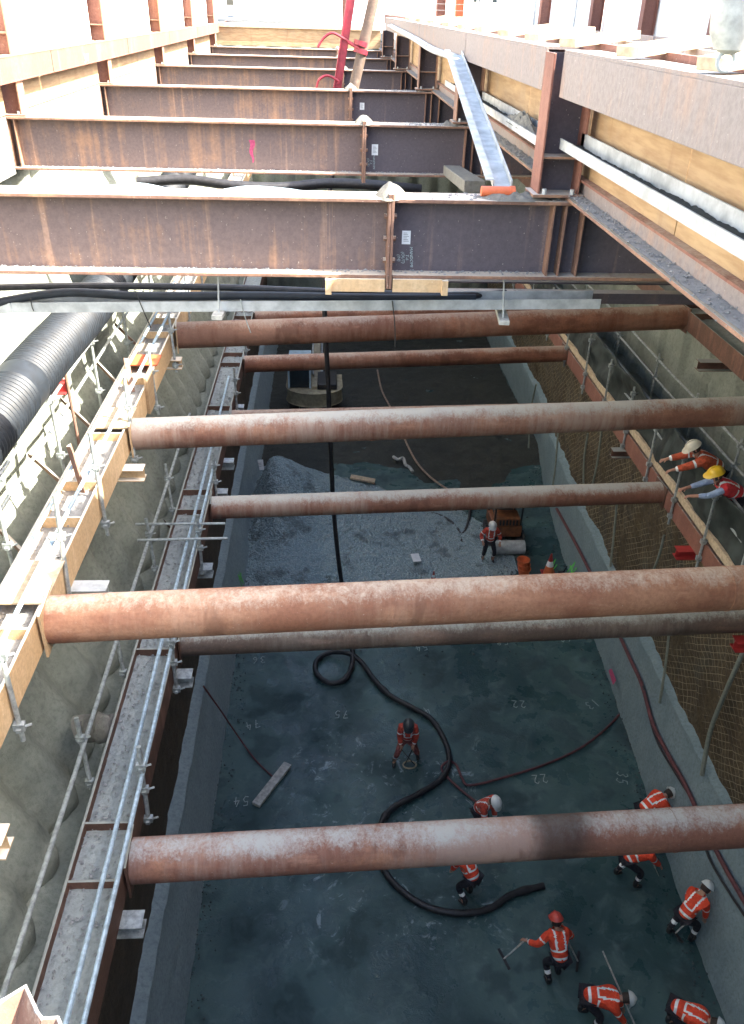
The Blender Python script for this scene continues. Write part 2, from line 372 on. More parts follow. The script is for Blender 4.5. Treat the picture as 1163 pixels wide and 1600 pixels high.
# ------------------------------------------------------------------ retaining walls
def pile_x(y, sp=.95, r=.42):
    return r*(.5 + .5*math.cos(2*math.pi*y/sp))**.7
wl = thing('retaining_wall', 'bumpy grey green sprayed concrete pile wall on the left side of the pit', 'retaining wall', (-4.9, 20, 0))
b_ = MB()
def fl(u, v):
    y = YN + (YF-YN)*u; z = Z(9.3) + (Z(1.55)-Z(9.3))*v
    H = CZ - z; base = -5.0 + .45*min(1, max(0, (H-3)/1.5)) + 1.22*min(1, max(0, (H-6.2)/2.9))
    k = .30 + .10*noise.noise(Vector((y*.35, z*.05, 7)))
    x = base - .30 + 0.85*pile_x(y + .03*noise.noise(Vector((y*.6, z*.3, 0))))*(.35 + k) + .05*fbm(0, y, z*.5, 5, .8) + .028*fbm(0, y, z, 4, 4) + .04*max(0, fbm(3, y*.5, z*1.6, 4, 1.6))
    return Vector((x, y, z))
b_.grid(fl, 640, 90, flip=True)
b_.build('pile_facing', MT['shot'], wl, smooth=True, angle=180)
b_ = MB(); b_.grid(lambda u, v: Vector((-5.2 + 2.05*v + .05*fbm(u*50, v, 0, 3, 1), YN+(YF-YN)*u, Z(9.3)+.35-.45*v)), 200, 6, flip=True); b_.build('ledge', MT['shot'], wl, smooth=True)
b_ = MB()
def fl2(u, v):
    y = YN + (YF-YN)*u; z = 1.6 + (Z(9.3)-.1-1.6)*v
    return Vector((-3.42 + .10*(1-v) + .03*fbm(1, y, z, 5, 1.0) + .02*fbm(1, y, z, 3, 6), y, z))
b_.grid(fl2, 360, 44, flip=True); b_.build('soil_face', MT['soil_dark'], wl, smooth=True, angle=180)
b_ = MB()
def fl3(u, v):
    y = YN + (YF-YN)*u; z = -.1 + (2.15 + .03*fbm(y, 2, 0, 3, 1.2))*v
    top = 2.0 + .05*fbm(y, 2, 0, 3, 1.2)
    return Vector((-2.72 - .36*min(1, v*1.15) - (.5 if v > .99 else 0) + .025*fbm(1, y, z, 4, 2), y, z))
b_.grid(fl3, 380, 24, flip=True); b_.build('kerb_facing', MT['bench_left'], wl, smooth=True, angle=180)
# right wall; its toe swings out with distance as in the photo
toe_px = [(1150, 1640), (1135, 1600), (1075, 1440), (1020, 1270), (975, 1130), (930, 1000), (880, 870), (850, 760), (840, 690)]
toe = sorted([(P(*q, z=0).y, P(*q, z=0).x) for q in toe_px])
def toex(y):
    if y <= toe[0][0]: return toe[0][1]
    for (a, b), (c, d) in zip(toe, toe[1:]):
        if y <= c: return b + (d-b)*(y-a)/(c-a)
    return toe[-1][1]
wr = thing('retaining_wall', 'right side pit wall of pale green concrete above wire meshed brown soil', 'retaining wall', (9, 20, 0))
FX = 8.35                                    # soil face plane
def frx(y, z): return FX + max(0, toex(y) - FX + .2)*max(0, 1 - z/7.5)
b_ = MB()
def fr(u, v):
    y = YN + (YF-YN)*u; z = Z(9.0) + (Z(1.3)-Z(9.0))*v
    q = (y/1.5) % 1
    st = .12 if q < .5 else 0
    x = 9.15 - st - .05*fbm(2, y, z, 5, .8) - .14*max(0, fbm(2, y*.7, z*1.3, 5, .7))*(1 if (y*.37 % 1) > .3 else .3) - .02*fbm(2, y, z, 3, 7)
    return Vector((x, y, z))
b_.grid(fr, 560, 90); b_.build('pile_facing', MT['shot'], wr, smooth=True, angle=60)
b_ = MB(); b_.grid(lambda u, v: Vector((8.2 + 1.1*v, YN+(YF-YN)*u, Z(9.0) - .1 + .06*v + .03*fbm(u*50, v, 0, 3, 1))), 160, 5, flip=True); b_.build('ledge', MT['shot'], wr, smooth=True)
b_ = MB()
def fr2(u, v):
    y = YN + (YF-YN)*u; z = 1.4 + (Z(9.0)-.1-1.4)*v
    return Vector((frx(y, z) + .12 - .10*fbm(4, y, z, 5, .9) - .03*fbm(4, y, z, 4, 5), y, z))
b_.grid(fr2, 420, 56); b_.build('soil_face', MT['soil'], wr, smooth=True, angle=180)
b_ = MB()
def fr3(u, v):
    y = YN + (YF-YN)*u; z = -.1 + (2.65 + .06*fbm(y, 8, 0, 4, 2.6))*v
    t = toex(y); top = frx(y, 2.4) + .10
    edge = 2.45 + .10*fbm(y, 8, 0, 4, 2.6)
    x = t + (top - .20 - t)*min(1, v*1.1)**1.1 + (.6 if v > .99 else 0) - .03*fbm(5, y, z, 5, 1.5)
    return Vector((x, y, z))
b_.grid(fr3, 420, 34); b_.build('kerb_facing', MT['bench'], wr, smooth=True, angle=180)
# end walls
b_ = MB()
def fe(u, v):
    x = -5.4 + 15.8*u; z = -.1 + (Z(1.0)+.1)*v
    return Vector((x, YF - .5*pile_x(x, 1.1, .5) + .1*fbm(x, 1, z, 4, 1), z))
b_.grid(fe, 160, 90, flip=False)
setp(b_.build('retaining_wall', MT['shot'], smooth=True, angle=180), 'far end wall of dark concrete piles closing the pit', 'retaining wall')
b_ = MB().box((-5.6, YN-.4, 0), (10.4, YN, Z(1.0)-.01))
setp(b_.build('retaining_wall', MT['concrete']), 'plain concrete end wall behind the viewer', 'retaining wall')
# ------------------------------------------------------------------ wales (H-beams with the web lying flat) and their fittings
def wale(side, xi, Hc, hh, wd, mat, label, stiff, stubs, packers=(), boards=()):
    """side -1 left / +1 right; xi = face towards the pit; hh = flange height; wd = width"""
    xo = xi + side*wd; zc = Z(Hc); t = thing('waling_beam', label, 'waling beam', (xi + side*wd/2, 12, zc - hh/2))
    y0, y1 = YN+.02, YF-.8
    # flange faces in 6 m lengths so that joints read
    b = MB(); b.box((xi, y0, zc-hh/2), (xi + side*.035, y1, zc+hh/2)); b.build('inner_flange', mat, t, bevel=.006)
    b = MB(); b.box((xo, y0, zc-hh/2), (xo - side*.035, y1, zc+hh/2)); b.build('outer_flange', mat, t, bevel=.006)
    b = MB(); xa, xb = sorted((xi + side*.036, xo - side*.036))
    b.grid(lambda u, v: Vector((xa + (xb-xa)*u, y0 + (y1-y0)*v, zc + .085*hh/.45 + .02*fbm(u*3, v*60, 0, 4, 1.5) + .02*noise.noise(Vector((u*4, v*300, 0))))), 7, 520)
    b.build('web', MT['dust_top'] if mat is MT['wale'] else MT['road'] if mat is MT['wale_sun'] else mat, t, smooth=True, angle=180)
    for y in stiff:
        b = MB().box((xa, y-.015, zc - hh/2 + .02), (xb, y+.015, zc + hh/2 - .004)); b.build('stiffener', mat, t)
    for y, L_, c in stubs:      # I-section seats poking out beneath
        zt = zc - hh/2 - .003; b = MB(); xs_ = sorted((xi + side*.3, xi - side*L_))
        b.box((xs_[0], y-.11, zt-.016), (xs_[1], y+.11, zt)); b.box((xs_[0], y-.11, zt-.19), (xs_[1], y+.11, zt-.174)); b.box((xs_[0], y-.008, zt-.173), (xs_[1], y+.008, zt-.017))
        b.build('support_bracket', MT[c], t)
    for y in packers:
        b = MB(); wallx = -4.75 if side < 0 else 9.1
        wallx = xo + side*.5
        pr = [Vector((xo + side*.02 + (wallx-xo)*i/9, y + .02*math.sin(i*2), zc - .02 + .02*math.cos(i*3))) for i in range(10)]
        b.tube(pr, .2, 14, rf=lambda i: .19 + .03*noise.noise(Vector((i*.7, y, 0)))); b.build('packer', MT['mud'], t, smooth=True)
    return t
MT['dust_top'] = _shot('muddy_web_top', (.42, .46, .44), (.50, .54, .52), (.34, .34, .30), 2.5)
def hy(x, px, py, H): return P(px, py, H=H).y
LW1, LW2 = -3.06, -2.29
U = [((280, 524), (1080, 495), .265, 'pipe'), ((215, 678), (1163, 642), .25, 'pipe_pale'), ((95, 967), (1163, 918), .265, 'pipe_orange')]
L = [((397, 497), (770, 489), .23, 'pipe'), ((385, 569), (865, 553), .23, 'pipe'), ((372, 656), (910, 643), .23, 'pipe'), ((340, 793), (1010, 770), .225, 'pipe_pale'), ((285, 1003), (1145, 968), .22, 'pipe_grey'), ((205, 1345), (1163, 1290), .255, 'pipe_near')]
MT['pipe_grey'] = steel('grey_brown_pipe_steel', (.12, .085, .065), (.22, .14, .10), (.33, .33, .28), .45, .8, (1.2, 5, 5), pale=.6)
MT['pipe_near'] = steel('blotched_rusty_pipe_steel', (.22, .10, .068), (.36, .175, .105), (.38, .38, .36), .5, .65, (1.2, 5, 5), blotch=(2.42, 3.12, 1), pale=.8)
HU, HL = 5.78, 8.45
RW1, RW2 = 8.05, 6.95
def strut(pl, pr, r, mat, H, xl, xr, label, grp):
    a = P(*pl, H=H); b = P(*pr, H=H); d = (b - a); d = d/d.x
    A = a + d*(xl - a.x); B = a + d*(xr - a.x)
    t = thing('pipe_strut', label, 'pipe strut', ((A.x+B.x)/2, (A.y+B.y)/2, Z(H) - r), grp)
    q = MB(); N = 40; pts = [A.lerp(B, i/(N-1)) for i in range(N)]; q.tube(pts, r, 40)
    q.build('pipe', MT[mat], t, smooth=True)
    for e, s in ((A, 1), (B, -1)):                       # end plates
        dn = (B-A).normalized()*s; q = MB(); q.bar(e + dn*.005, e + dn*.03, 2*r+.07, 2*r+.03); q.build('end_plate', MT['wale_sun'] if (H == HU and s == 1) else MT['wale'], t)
    for k in (.34, .70):                                 # weld collar rings
        c = A.lerp(B, k); dn = (B-A).normalized(); q = MB(); q.tube([c - dn*.012, c + dn*.012], r+.006, 40); q.build('weld_seam', MT[mat], t, smooth=True)
    return A, B
UL = ['rusty pipe strut of the upper row, close behind the hanging cable tray', 'pale dusty pipe strut of the upper row, the middle one of three below the tray', 'bright orange pipe strut of the upper row whose left end lies in sunlight']
LL = ['shaded rusty pipe strut just under the hanging cable tray, farthest one seen', 'rusty pipe strut of the lower row passing in front of the distant excavator top', 'pipe strut of the lower row almost hidden behind the middle upper strut', 'pale grey pipe strut of the lower row crossing above the gravel spread', 'dark grey pipe strut tucked right behind the bright orange strut', 'nearest pipe strut of all, with a black stain near its right half, above the workers']
US = []; LS = []
for (a, b, r, m), l in zip(U, UL): US.append(strut(a, b, r, m, HU, LW1+.01, RW1-.01, l, 'pipe struts of the upper row'))
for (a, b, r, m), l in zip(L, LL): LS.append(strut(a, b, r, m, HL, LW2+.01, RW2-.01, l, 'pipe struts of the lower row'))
# two more behind the deck beam, seen only as dark bars
for k, (y, H, x0, x1) in enumerate(((26.4, HU, LW1, RW1), (32.6, HL, LW2, RW2), (37, HL, LW2, RW2))):
    t = thing('pipe_strut', ['dark pipe strut of the upper row deep behind the nearest deck beam', 'dim pipe strut of the lower row far down the pit', 'dimmest and farthest pipe strut of the lower row'][k], 'pipe strut', (2, y, Z(H)-.25), 'pipe struts of the upper row' if H == HU else 'pipe struts of the lower row')
    q = MB(); q.tube([(x0+.01, y-.2, Z(H)), (x1-.01, y+.3, Z(H))], .25, 28); q.build('pipe', MT['pipe'], t, smooth=True)
stU = []; stL = []; 
for A, B in US: stU += [A.y-.42, A.y+.42, A.y-1.9, A.y+1.75]
for A, B in LS: stL += [A.y-.38, A.y+.38]
def sy(px, py, H): return P(px, py, H=H).y
stub1 = [(sy(140, 915, 6.0), .42, 'galv'), (sy(212, 730, 6.0), .3, 'wale_sun'), (sy(8, 1300, 6.1)-.1, .35, 'wale_sun'), (sy(250, 560, 6.0), .2, 'wale_sun')]
stub2 = [(sy(215, 1440, 8.7), .24, 'tube'), (sy(290, 1056, 8.7), .24, 'tube'), (sy(330, 888, 8.7), .22, 'tube'), (sy(357, 770, 8.7), .22, 'tube'), (sy(364, 722, 8.7), .22, 'tube'), (sy(380, 637, 8.7), .2, 'tube')]
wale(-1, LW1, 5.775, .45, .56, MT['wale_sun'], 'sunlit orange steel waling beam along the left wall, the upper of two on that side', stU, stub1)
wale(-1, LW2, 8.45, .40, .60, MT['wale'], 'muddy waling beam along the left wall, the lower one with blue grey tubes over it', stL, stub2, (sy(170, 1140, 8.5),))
stub3 = [(sy(838, 860, 8.8), .3, 'red_seat'), (sy(1140, 1005, 8.8)+.1, .35, 'red_seat'), (sy(925, 705, 8.8), .3, 'wale'), (sy(800, 640, 8.8), .3, 'wale')]
wale(1, RW2, 8.45, .40, .60, MT['primer'], 'brown waling beam along the right wall under the shade cloth walkway', [B.y+s for A, B in LS for s in (-.4, .4)], [(P(x, y, H=8.7).y, .3, c) for x, y, c in ((860, 862, 'red_seat'), (1140, 1003, 'red_seat'), (955, 705, 'wale'), (905, 640, 'wale'))])
wale(1, RW1, 5.775, .42, .56, MT['wale'], 'short looking muddy waling beam at the upper right below the dusty longitudinal beam', [B.y+s for A, B in US for s in (-.4, .4)], [(P(1145, 572, H=6.1).y, .45, 'wale')])
# ---- cover plates and plywood on the sunlit wale
t = None
for k, (px, py, m, l, ln_) in enumerate([(185, 650, 'timber', 'dull plywood plate lying across the sunlit waling beam', .75), (232, 560, 'orange_pl', 'orange board lying across the sunlit waling beam', .5), (75, 905, 'timber', 'grey brown plate on the sunlit waling beam near the bright strut end', .8)]):
    c = P(px, py, H=5.5); q = MB(); q.box((-3.56, c.y - ln_/2, Z(5.545)), (-3.02, c.y + ln_/2, Z(5.52))); setp(q.build('board', MT[m], bevel=.004), l, 'board')
c = P(222, 618, H=5.8); q = MB().box((LW1+.004, c.y-.28, Z(6.02)), (LW1+.05, c.y+.28, Z(5.38))); setp(q.build('board', MT['ply']), 'upright plywood board against the pit side of the sunlit waling beam', 'board')
# ------------------------------------------------------------------ scaffold rails
def coupler(q, p, s=.055, mi=0):
    q.bar(p + Vector((-s, 0, 0)), p + Vector((s, 0, 0)), s*1.2, s*1.5, mi=mi); q.bar(p + Vector((0, -s*1.1, -s*.4)), p + Vector((0, s*1.1, -s*.4)), s*.9, s*.7, mi=mi)
    q.tube([p + Vector((s, 0, 0)), p + Vector((s*2.2, .01, s*.3))], s*.25, 6, mi=mi)
def guardrail(label, rails, posts, mat='tube', r=.026, name='guardrail'):
    base = Vector(rails[0][0]); t = thing(name, label, 'guardrail', (base.x, base.y, base.z-1))
    for a, b in rails:
        a = Vector(a); b = Vector(b); n = max(2, int((b-a).length/3)); pts = [a.lerp(b, i/n) + Vector((.012*math.sin(i*2.3), 0, .012*math.cos(i*1.9))) for i in range(n+1)]
        q = MB(); q.tube(pts, r, 10); q.build('rail', MT[mat], t, smooth=True)
    for a, b, cs in posts:
        q = MB(); q.tube([a, b], r, 10); pst = q.build('post', MT['tube'], t, smooth=True)
        for c in cs:
            q = MB(); coupler(q, Vector(a).lerp(Vector(b), c)); q.build('coupler', MT['tube'], pst)
    return t
# sunlit wale: two tubes lying along it, leaning posts on its pit side
ys = [4.2, 6.0, 7.9, 9.7, 11.6, 13.6, 15.6, 17.8, 20.2, 23, 26]
guardrail('pair of sun bleached scaffold tubes along the top of the upper left waling beam',
          [((-3.42, 1, Z(5.35)), (-3.42, 30, Z(5.37))), ((-3.17, 1, Z(5.36)), (-3.17, 30, Z(5.34)))],
          [((-2.98 + .03*math.sin(y*3), y - .1, Z(6.25)), (-3.06, y + .15 + .1*math.sin(y*5), Z(4.95 + .2*math.sin(y*7))), (.12, .68)) for y in ys], 'tube_blue')
guardrail('greenish handrail tube between the duct and the sunlit waling beam on the left wall',
          [((-3.92, 4, Z(4.90)), (-3.92, 22, Z(4.82))), ((-4.05, 3, Z(5.45)), (-4.05, 22, Z(5.40)))],
          [((-3.92, y, Z(6.3)), (-3.96, y + .1, Z(4.5)), (.3, .78)) for y in (6.2, 8.6, 11, 13.4, 15.8, 18.5)])
ys = [sy(215, 1230, 8.1), sy(275, 1030, 8.1), sy(305, 850, 8.1), sy(335, 740, 8.0), 19, 22, 26]
guardrail('pair of pale blue scaffold tubes above the lower left waling beam',
          [((-2.40, 3, Z(7.98)), (-2.44, 19.5, Z(7.96))), ((-2.25, 4, Z(8.02)), (-2.30, 15, Z(8.0)))],
          [((-2.24, y, Z(8.75)), (-2.27, y + .2, Z(7.62)), (.05, .45, .75)) for y in ys], 'tube_blue', .028)
guardrail('single grey scaffold tube sloping along the wall side of the lower left waling beam',
          [((-3.04, 3.5, Z(7.95)), (-3.10, 17.2, Z(7.93)))],
          [((-3.02, y, Z(8.6)), (-3.12, y + .25, Z(7.6)), (.1, .72)) for y in (sy(120, 1190, 8.1), sy(190, 1020, 8.1), sy(240, 860, 8.1), sy(255, 770, 8.1))], 'tube', .03)
for k, (a, b) in enumerate((((212, 819), (352, 818)), ((215, 844), (356, 841)))):
    A = P(*a, H=7.9); B = P(*b, H=7.9); q = MB(); q.tube([A, B], .024, 10); setp(q.build('scaffold_tube', MT['tube'], smooth=True), ['farther of two short scaffold tubes crossing over the lower left waling beam', 'nearer of two short scaffold tubes crossing over the lower left waling beam'][k], 'scaffold tube', 'crossing scaffold tubes')
# right walkway
RAILX = 7.16
yr = [sy(1108, 1000, 8.0)-2.4]
pr = [6.4, 7.9, 9.4, 10.9, 12.3, 13.8, 15.3, 16.9, 18.6, 20.4, 22.4, 24.6, 27, 30]
guardrail('scaffold rail with the black shade cloth along the pit edge of the right walkway',
          [((RAILX+.03, 3, Z(7.28)), (RAILX+.03, 34, Z(7.28))), ((RAILX+.03, 3, Z(7.75)), (RAILX+.03, 34, Z(7.75)))],
          [((RW2-.04, y, Z(8.78)), (RW2-.03, y+.05, Z(7.12)), (.12, .34, .9)) for y in pr])
guardrail('back handrail of the right walkway, against the green pile wall',
          [((8.05, 3, Z(7.10)), (8.05, 30, Z(7.10))), ((8.05, 3, Z(7.55)), (8.05, 30, Z(7.55)))],
          [((8.05, y, Z(8.9)), (8.05, y, Z(6.95)), (.7, .92)) for y in (6.5, 8.3, 10.2, 12.0, 14, 16.2, 18.6, 21.5, 25)])
q = MB(); q.box((RW2-.005, 3, Z(8.42)), (RW2+.03, 33, Z(8.20))); 
q = MB(); q.box((RW2+.045, 3, Z(8.23)), (RW2+.115, 33, Z(8.06))); tb = setp(q.build('toe_board', MT['timber'], bevel=.006), 'long pale timber toe board on top of the right waling beam', 'toe board')
q = MB(); q.box((RW2+.13, 3, Z(8.245)), (8.15, 33, Z(8.21))); setp(q.build('walkway_deck', MT['timber_grey']), 'narrow walkway deck on the right side the two onlookers stand on', 'walkway')
def fcl(u, v):
    y = 5.5 + 24*u; s = v
    z = Z(8.10) + (Z(7.17)-Z(8.10))*s - .05*math.sin(math.pi*s)*0
    sag = .07*math.sin(u*74 + s*3) + .14*fbm(u*26, s*1.2, 0, 4, 1.0) + .04*math.sin((u*60 + s*5))*(1-s)
    z -= .05*abs(math.sin(u*24*math.pi/1.5*.5))*(s**3)
    return Vector((RW2 + .10 + .05*s + sag*(.3 + .7*math.sin(math.pi*min(1, s))), y, z))
q = MB(); q.grid(fcl, 420, 14)
o = q.build('shade_cloth', MT['cloth'], smooth=True, angle=180); o.modifiers.new('thickness', 'SOLIDIFY').thickness = .006
setp(o, 'black shade cloth hung along the right walkway rail, sagging in folds', 'shade cloth')
# ------------------------------------------------------------------ diagonal struts from wall to wales, drawn as angle iron
def angle(p0, p1, label, mat='flange_rust', s=.07):
    q = MB(); q.bar(p0, p1, s, .010); q.bar(p0, p1, .010, s, off=(s/2, s/2+.005)); return setp(q.build('angle_brace', MT[mat]), label, 'angle brace', 'angle braces from the left wall')
dl = ['rusty angle brace on the sunlit waling beam, {}']
wh = ['just above the bright strut end', 'second above the bright strut end', 'beside the pale strut end', 'next to the orange board', 'close under the black duct', 'near the bottom left corner']
for k, (a, b) in enumerate((((0, 828), (66, 892)), ((48, 712), (122, 776)), ((98, 625), (165, 690)), ((148, 562), (205, 622)), ((182, 508), (236, 560)), )):
    A = P(*a, X=-4.25); B = P(*b, X=-3.45)
    angle(A, B, dl[0].format(['between the two left handrails', 'second from the viewer', 'beside the red bracket', 'next to the orange board', 'the farthest one, behind the cable tray'][k]))
for k, (a, b) in enumerate((((55, 1352), (150, 1412)), ((237, 792), (292, 850)), ((282, 700), (325, 742)), ((318, 578), (355, 620)))):
    A = P(*a, X=-3.95); B = P(*b, X=-2.75)
    angle(A, B, ['grey angle brace between the left wall and the near bay of the lower waling beam', 'dark angle brace beside the two crossing scaffold tubes', 'dark angle brace just below the pale strut on the left', 'farthest dark angle brace above the pale strut on the left'][k], 'wale' if k else 'galv', .08)
# rusty offcuts and upright flats on the sunlit wale
for k, (a, b) in enumerate((((108, 695), (132, 770)), ((128, 762), (145, 802)), ((198, 560), (208, 612)))):
    A = P(*a, X=-3.4); B = P(*b, X=-3.3); q = MB(); q.bar(A, B, .07, .02); q.bar(A, B, .02, .07, off=(.045, .03))
    setp(q.build('rusty_flat', MT['flange_rust']), ['tall rusty flat bar leaning across the sunlit waling beam below the pale strut end', 'short rusty flat bar lying below the tall leaning one', 'thin rusty flat bar standing by the orange board'][k], 'steel bar')
# red bracket by the duct
c = P(80, 604, X=-4.1); t = thing('red_bracket', 'bright red steel bracket under the black corrugated duct', 'bracket', c)
q = MB(); q.box(c + Vector((-.28, -.1, -.09)), c + Vector((.22, .1, -.075))); q.box(c + Vector((-.28, -.1, .075)), c + Vector((.22, .1, .09))); q.box(c + Vector((-.28, -.012, -.074)), c + Vector((.22, .012, .074))); q.build('seat', MT['red_seat'], t)
q = MB(); q.tube([c + Vector((.24, 0, .5)), c + Vector((.26, 0, -1.2))], .025, 8); q.build('post', MT['flange_rust'], t)
# ------------------------------------------------------------------ drain pipes on the right soil face
for k, pts in enumerate([[(1046, 985), (1040, 1040), (1031, 1098)], [(1163, 1015), (1134, 1081), (1110, 1143), (1097, 1211)], [(919, 677), (913, 715), (912, 757)], [(940, 672), (934, 720), (926, 757)], [(964, 788), (960, 830), (954, 885)], [(1038, 836), (1030, 868), (1018, 900)], [(838, 600), (830, 640), (826, 700)], [(872, 675), (868, 730), (862, 770)], [(1060, 895), (1052, 940), (1046, 985)]]):
    c = [P(*p, X=8.16) for p in pts]; q = MB(); q.tube(catmull(c, 5), .032 if k not in (1, ) else .05, 10)
    wh = ['starting just under the dark grey strut', 'nearest, thickest and most bent', 'left one of a close pair', 'right one of a close pair', 'between the lower pale strut and the orange strut', 'just above the orange strut by the red bracket', 'farthest, in the patch of sunlight', 'thin one left of the close pair', 'hidden mostly behind the orange strut'][k]
    setp(q.build('drain_pipe', MT['shot'], smooth=True), 'grey drain pipe on the soil face, ' + wh, 'drain pipe', 'drain pipes on the soil face')
# ------------------------------------------------------------------ deck beams
def deck_beam(y, label, xl=-4.95, xr=9.6, splice=None, detail=True, bw=.36):
    t = thing('deck_beam', label, 'deck beam', (-1.2, y, DB), 'deck beams across the pit')
    tf = .035; hw = bw/2
    xsps = splice if splice is not None else .62
    # web in two lengths each side of the splice
    b = MB().box((xl, y-.012, DB+tf), (xsps-.03, y+.012, DT-tf)); b.build('web', MT['deck_steel'], t)
    b = MB().box((xsps+.03, y-.012, DB+tf), (xr, y+.012, DT-tf)); b.build('web', MT['deck_steel_dark'], t)
    for nm, z0, z1 in (('top_flange', DT-tf, DT), ('bottom_flange', DB, DB+tf)):
        b = MB().box((xl, y-hw, z0), (xsps-.03, y+hw, z1)).box((xsps+.03, y-hw, z0), (xr, y+hw, z1)); b.build(nm, MT['flange_rust'], t, bevel=.006)
    b = MB().box((xsps-.028, y-hw-.03, DB-.10), (xsps-.002, y+hw+.03, DT+.05)).box((xsps+.002, y-hw-.03, DB-.10), (xsps+.028, y+hw+.03, DT+.05)); sp = b.build('splice_plate', MT['flange_rust'], t, bevel=.004)
    for z in (DB+.16, DB+.37, DB+.58):
        for s in (-1, 1):
            b = MB(); b.tube([(xsps+s*.03, y-.10, z), (xsps+s*.06, y-.10, z)], .026, 6); b.build('bolt', MT['flange_rust'], sp)
    # grout heaped over the splice
    b = MB(); c0 = (xsps, y, DT)
    def fm(u, v):
        a = u*2*math.pi; r = v; rr = .16*r*(1 + .3*noise.noise(Vector((math.cos(a)*2, math.sin(a)*2, y))))
        return Vector((xsps + rr*math.cos(a), y + rr*math.sin(a)*1.3, DT + .13*(1-r**1.6) + .03*noise.noise(Vector((rr*20*math.cos(a), rr*20*math.sin(a), y)))*(1-r) - .01))
    b.grid(fm, 24, 9); b.build('grout_heap', MT['mud'], t, smooth=True)
    for x in (2.2, 2.32) + ((2.50,) if detail else ()):
        b = MB().box((x-.008, y-hw+.02, DB+tf+.002), (x+.008, y-.014, DT-tf-.002)); b.build('stiffener', MT['flange_rust'], t)
    b = MB().box((xl-.03, y-hw, DB), (xl, y+hw, DT)); b.build('end_plate', MT['flange_rust'], t)
    for x in (xl+.12, xl+.22):
        b = MB().box((x-.008, y-hw+.02, DB+tf+.002), (x+.008, y-.014, DT-tf-.002)); b.build('stiffener', MT['flange_rust'], t)
    return t
DY = [8.35, 14.15, 20.2, 27.0, 33.5, 40.0]
dlab = ['nearest deck beam, with a white tag and chalk writing right of its bolted splice', 'second deck beam from the viewer, with rust streaks and a pink paint mark', 'third deck beam from the viewer, the one the red boom rises behind', 'fourth deck beam from the viewer, thin and dark', 'fifth deck beam from the viewer, a thin reddish line', 'farthest deck beam, in front of the pale timber boards']
SPX = [.62, .60, .55, .5, .5, .5]
for y, l, s in zip(DY, dlab, SPX): deck_beam(y, l, splice=s)
# bottom splice bracket under the nearest beam
y = DY[0]; t = thing('splice_bracket', 'short rusty channel bracket bolted beneath the splice of the nearest deck beam', 'bracket', (.55, y, DB-.13))
b = MB().box((.02, y-.20, DB-.13), (.58, y-.17, DB-.004)).box((.66, y-.20, DB-.13), (1.18, y-.17, DB-.004)); b.build('channel', MT['wale_sun'], t)
for x in (.02, 1.18): b = MB().box((x-.03, y-.24, DB-.15), (x+.03, y+.15, DB-.004)); b.build('lug', MT['wale_sun'], t)
# tag and chalk scribble on the beams
def scribble(o_, rows, w_, h_, y, name, parent=None):
    q = MB(); random.seed(3)
    for r in range(rows):
        x = o_.x + r*w_; z = o_.z
        for k in range(7):
            zz = z - k*h_/7; a = [(x + random.uniform(-.4, .4)*w_*.7, y, zz - random.uniform(0, .9)*h_/7) for _ in range(3)]
            for p, q2 in zip(a, a[1:]): q.bar(p, q2, .007, .003, up=(0, -1, 0))
    return q
for k, (bi, (px, py), (w_, h_)) in enumerate(((0, (635, 371), (.085, .13)), (1, (586, 234), (.10, .16)), (2, (566, 166), (.10, .14)))):
    yy = DY[bi] - .016; c = P(px, py, Y=yy); t = thing('steel_tag', 'white paper tag on the {} deck beam right of its splice'.format(['nearest', 'second', 'third'][bi]), 'tag', c, 'paper tags on the deck beams')
    b = MB().box(c + Vector((-w_/2, -.004, -h_/2)), c + Vector((w_/2, 0, h_/2))); b.build('sheet', MT['paper'], t)
    b = MB()
    for r in range(6): b.box(c + Vector((-w_*.32, -.006, h_*.32 - r*h_*.12)), c + Vector((w_*(.1+.2*((r*7) % 3)/2), -.0045, h_*.34 - r*h_*.12 + .001)))
    b.build('print', MT['ink'], t)
# chalk words by the tag (vertical lettering)
def text_mesh(body, size, M_, mat, name, label, cat, parent=None, group=None, ex=.002):
    cu = bpy.data.curves.new(name, 'FONT'); cu.body = body; cu.size = size; cu.extrude = ex; cu.align_x = 'CENTER'; cu.align_y = 'CENTER'; cu.resolution_u = 3; cu.shear = .2
    tmp = bpy.data.objects.new('t', cu); SC.collection.objects.link(tmp); bpy.context.view_layer.update()
    me = bpy.data.meshes.new_from_object(tmp.evaluated_get(bpy.context.evaluated_depsgraph_get())); bpy.data.objects.remove(tmp)
    me.transform(M_); me.materials.clear(); me.materials.append(mat)
    c = Vector((0, 0, 0)); 
    for v in me.vertices: c += v.co
    c /= max(1, len(me.vertices)); me.transform(Matrix.Translation(-c))
    o = link(bpy.data.objects.new(name, me)); o.location = c; WO[o.name] = c
    return setp(o, label, cat, group)
yy = DY[0] - .015; c = P(633, 402, Y=yy)
Mt = Matrix.Translation(c) @ Matrix.Rotation(R_(90), 4, 'X') @ Matrix.Rotation(R_(-86), 4, 'Z')
text_mesh('MANDOMI\nT-6\n(OUT)\n(IN)', .042, Mt, MT['chalk'], 'chalk_writing', 'white chalk lettering running down the nearest deck beam under its paper tag', 'writing')
yy = DY[1] - .015; c = P(580, 253, Y=yy); Mt = Matrix.Translation(c) @ Matrix.Rotation(R_(90), 4, 'X') @ Matrix.Rotation(R_(-88), 4, 'Z')
text_mesh('MANDOMI\nT-5\n(OUT)', .045, Mt, MT['chalk'], 'chalk_writing', 'small white chalk lettering on the second deck beam under its paper tag', 'writing')
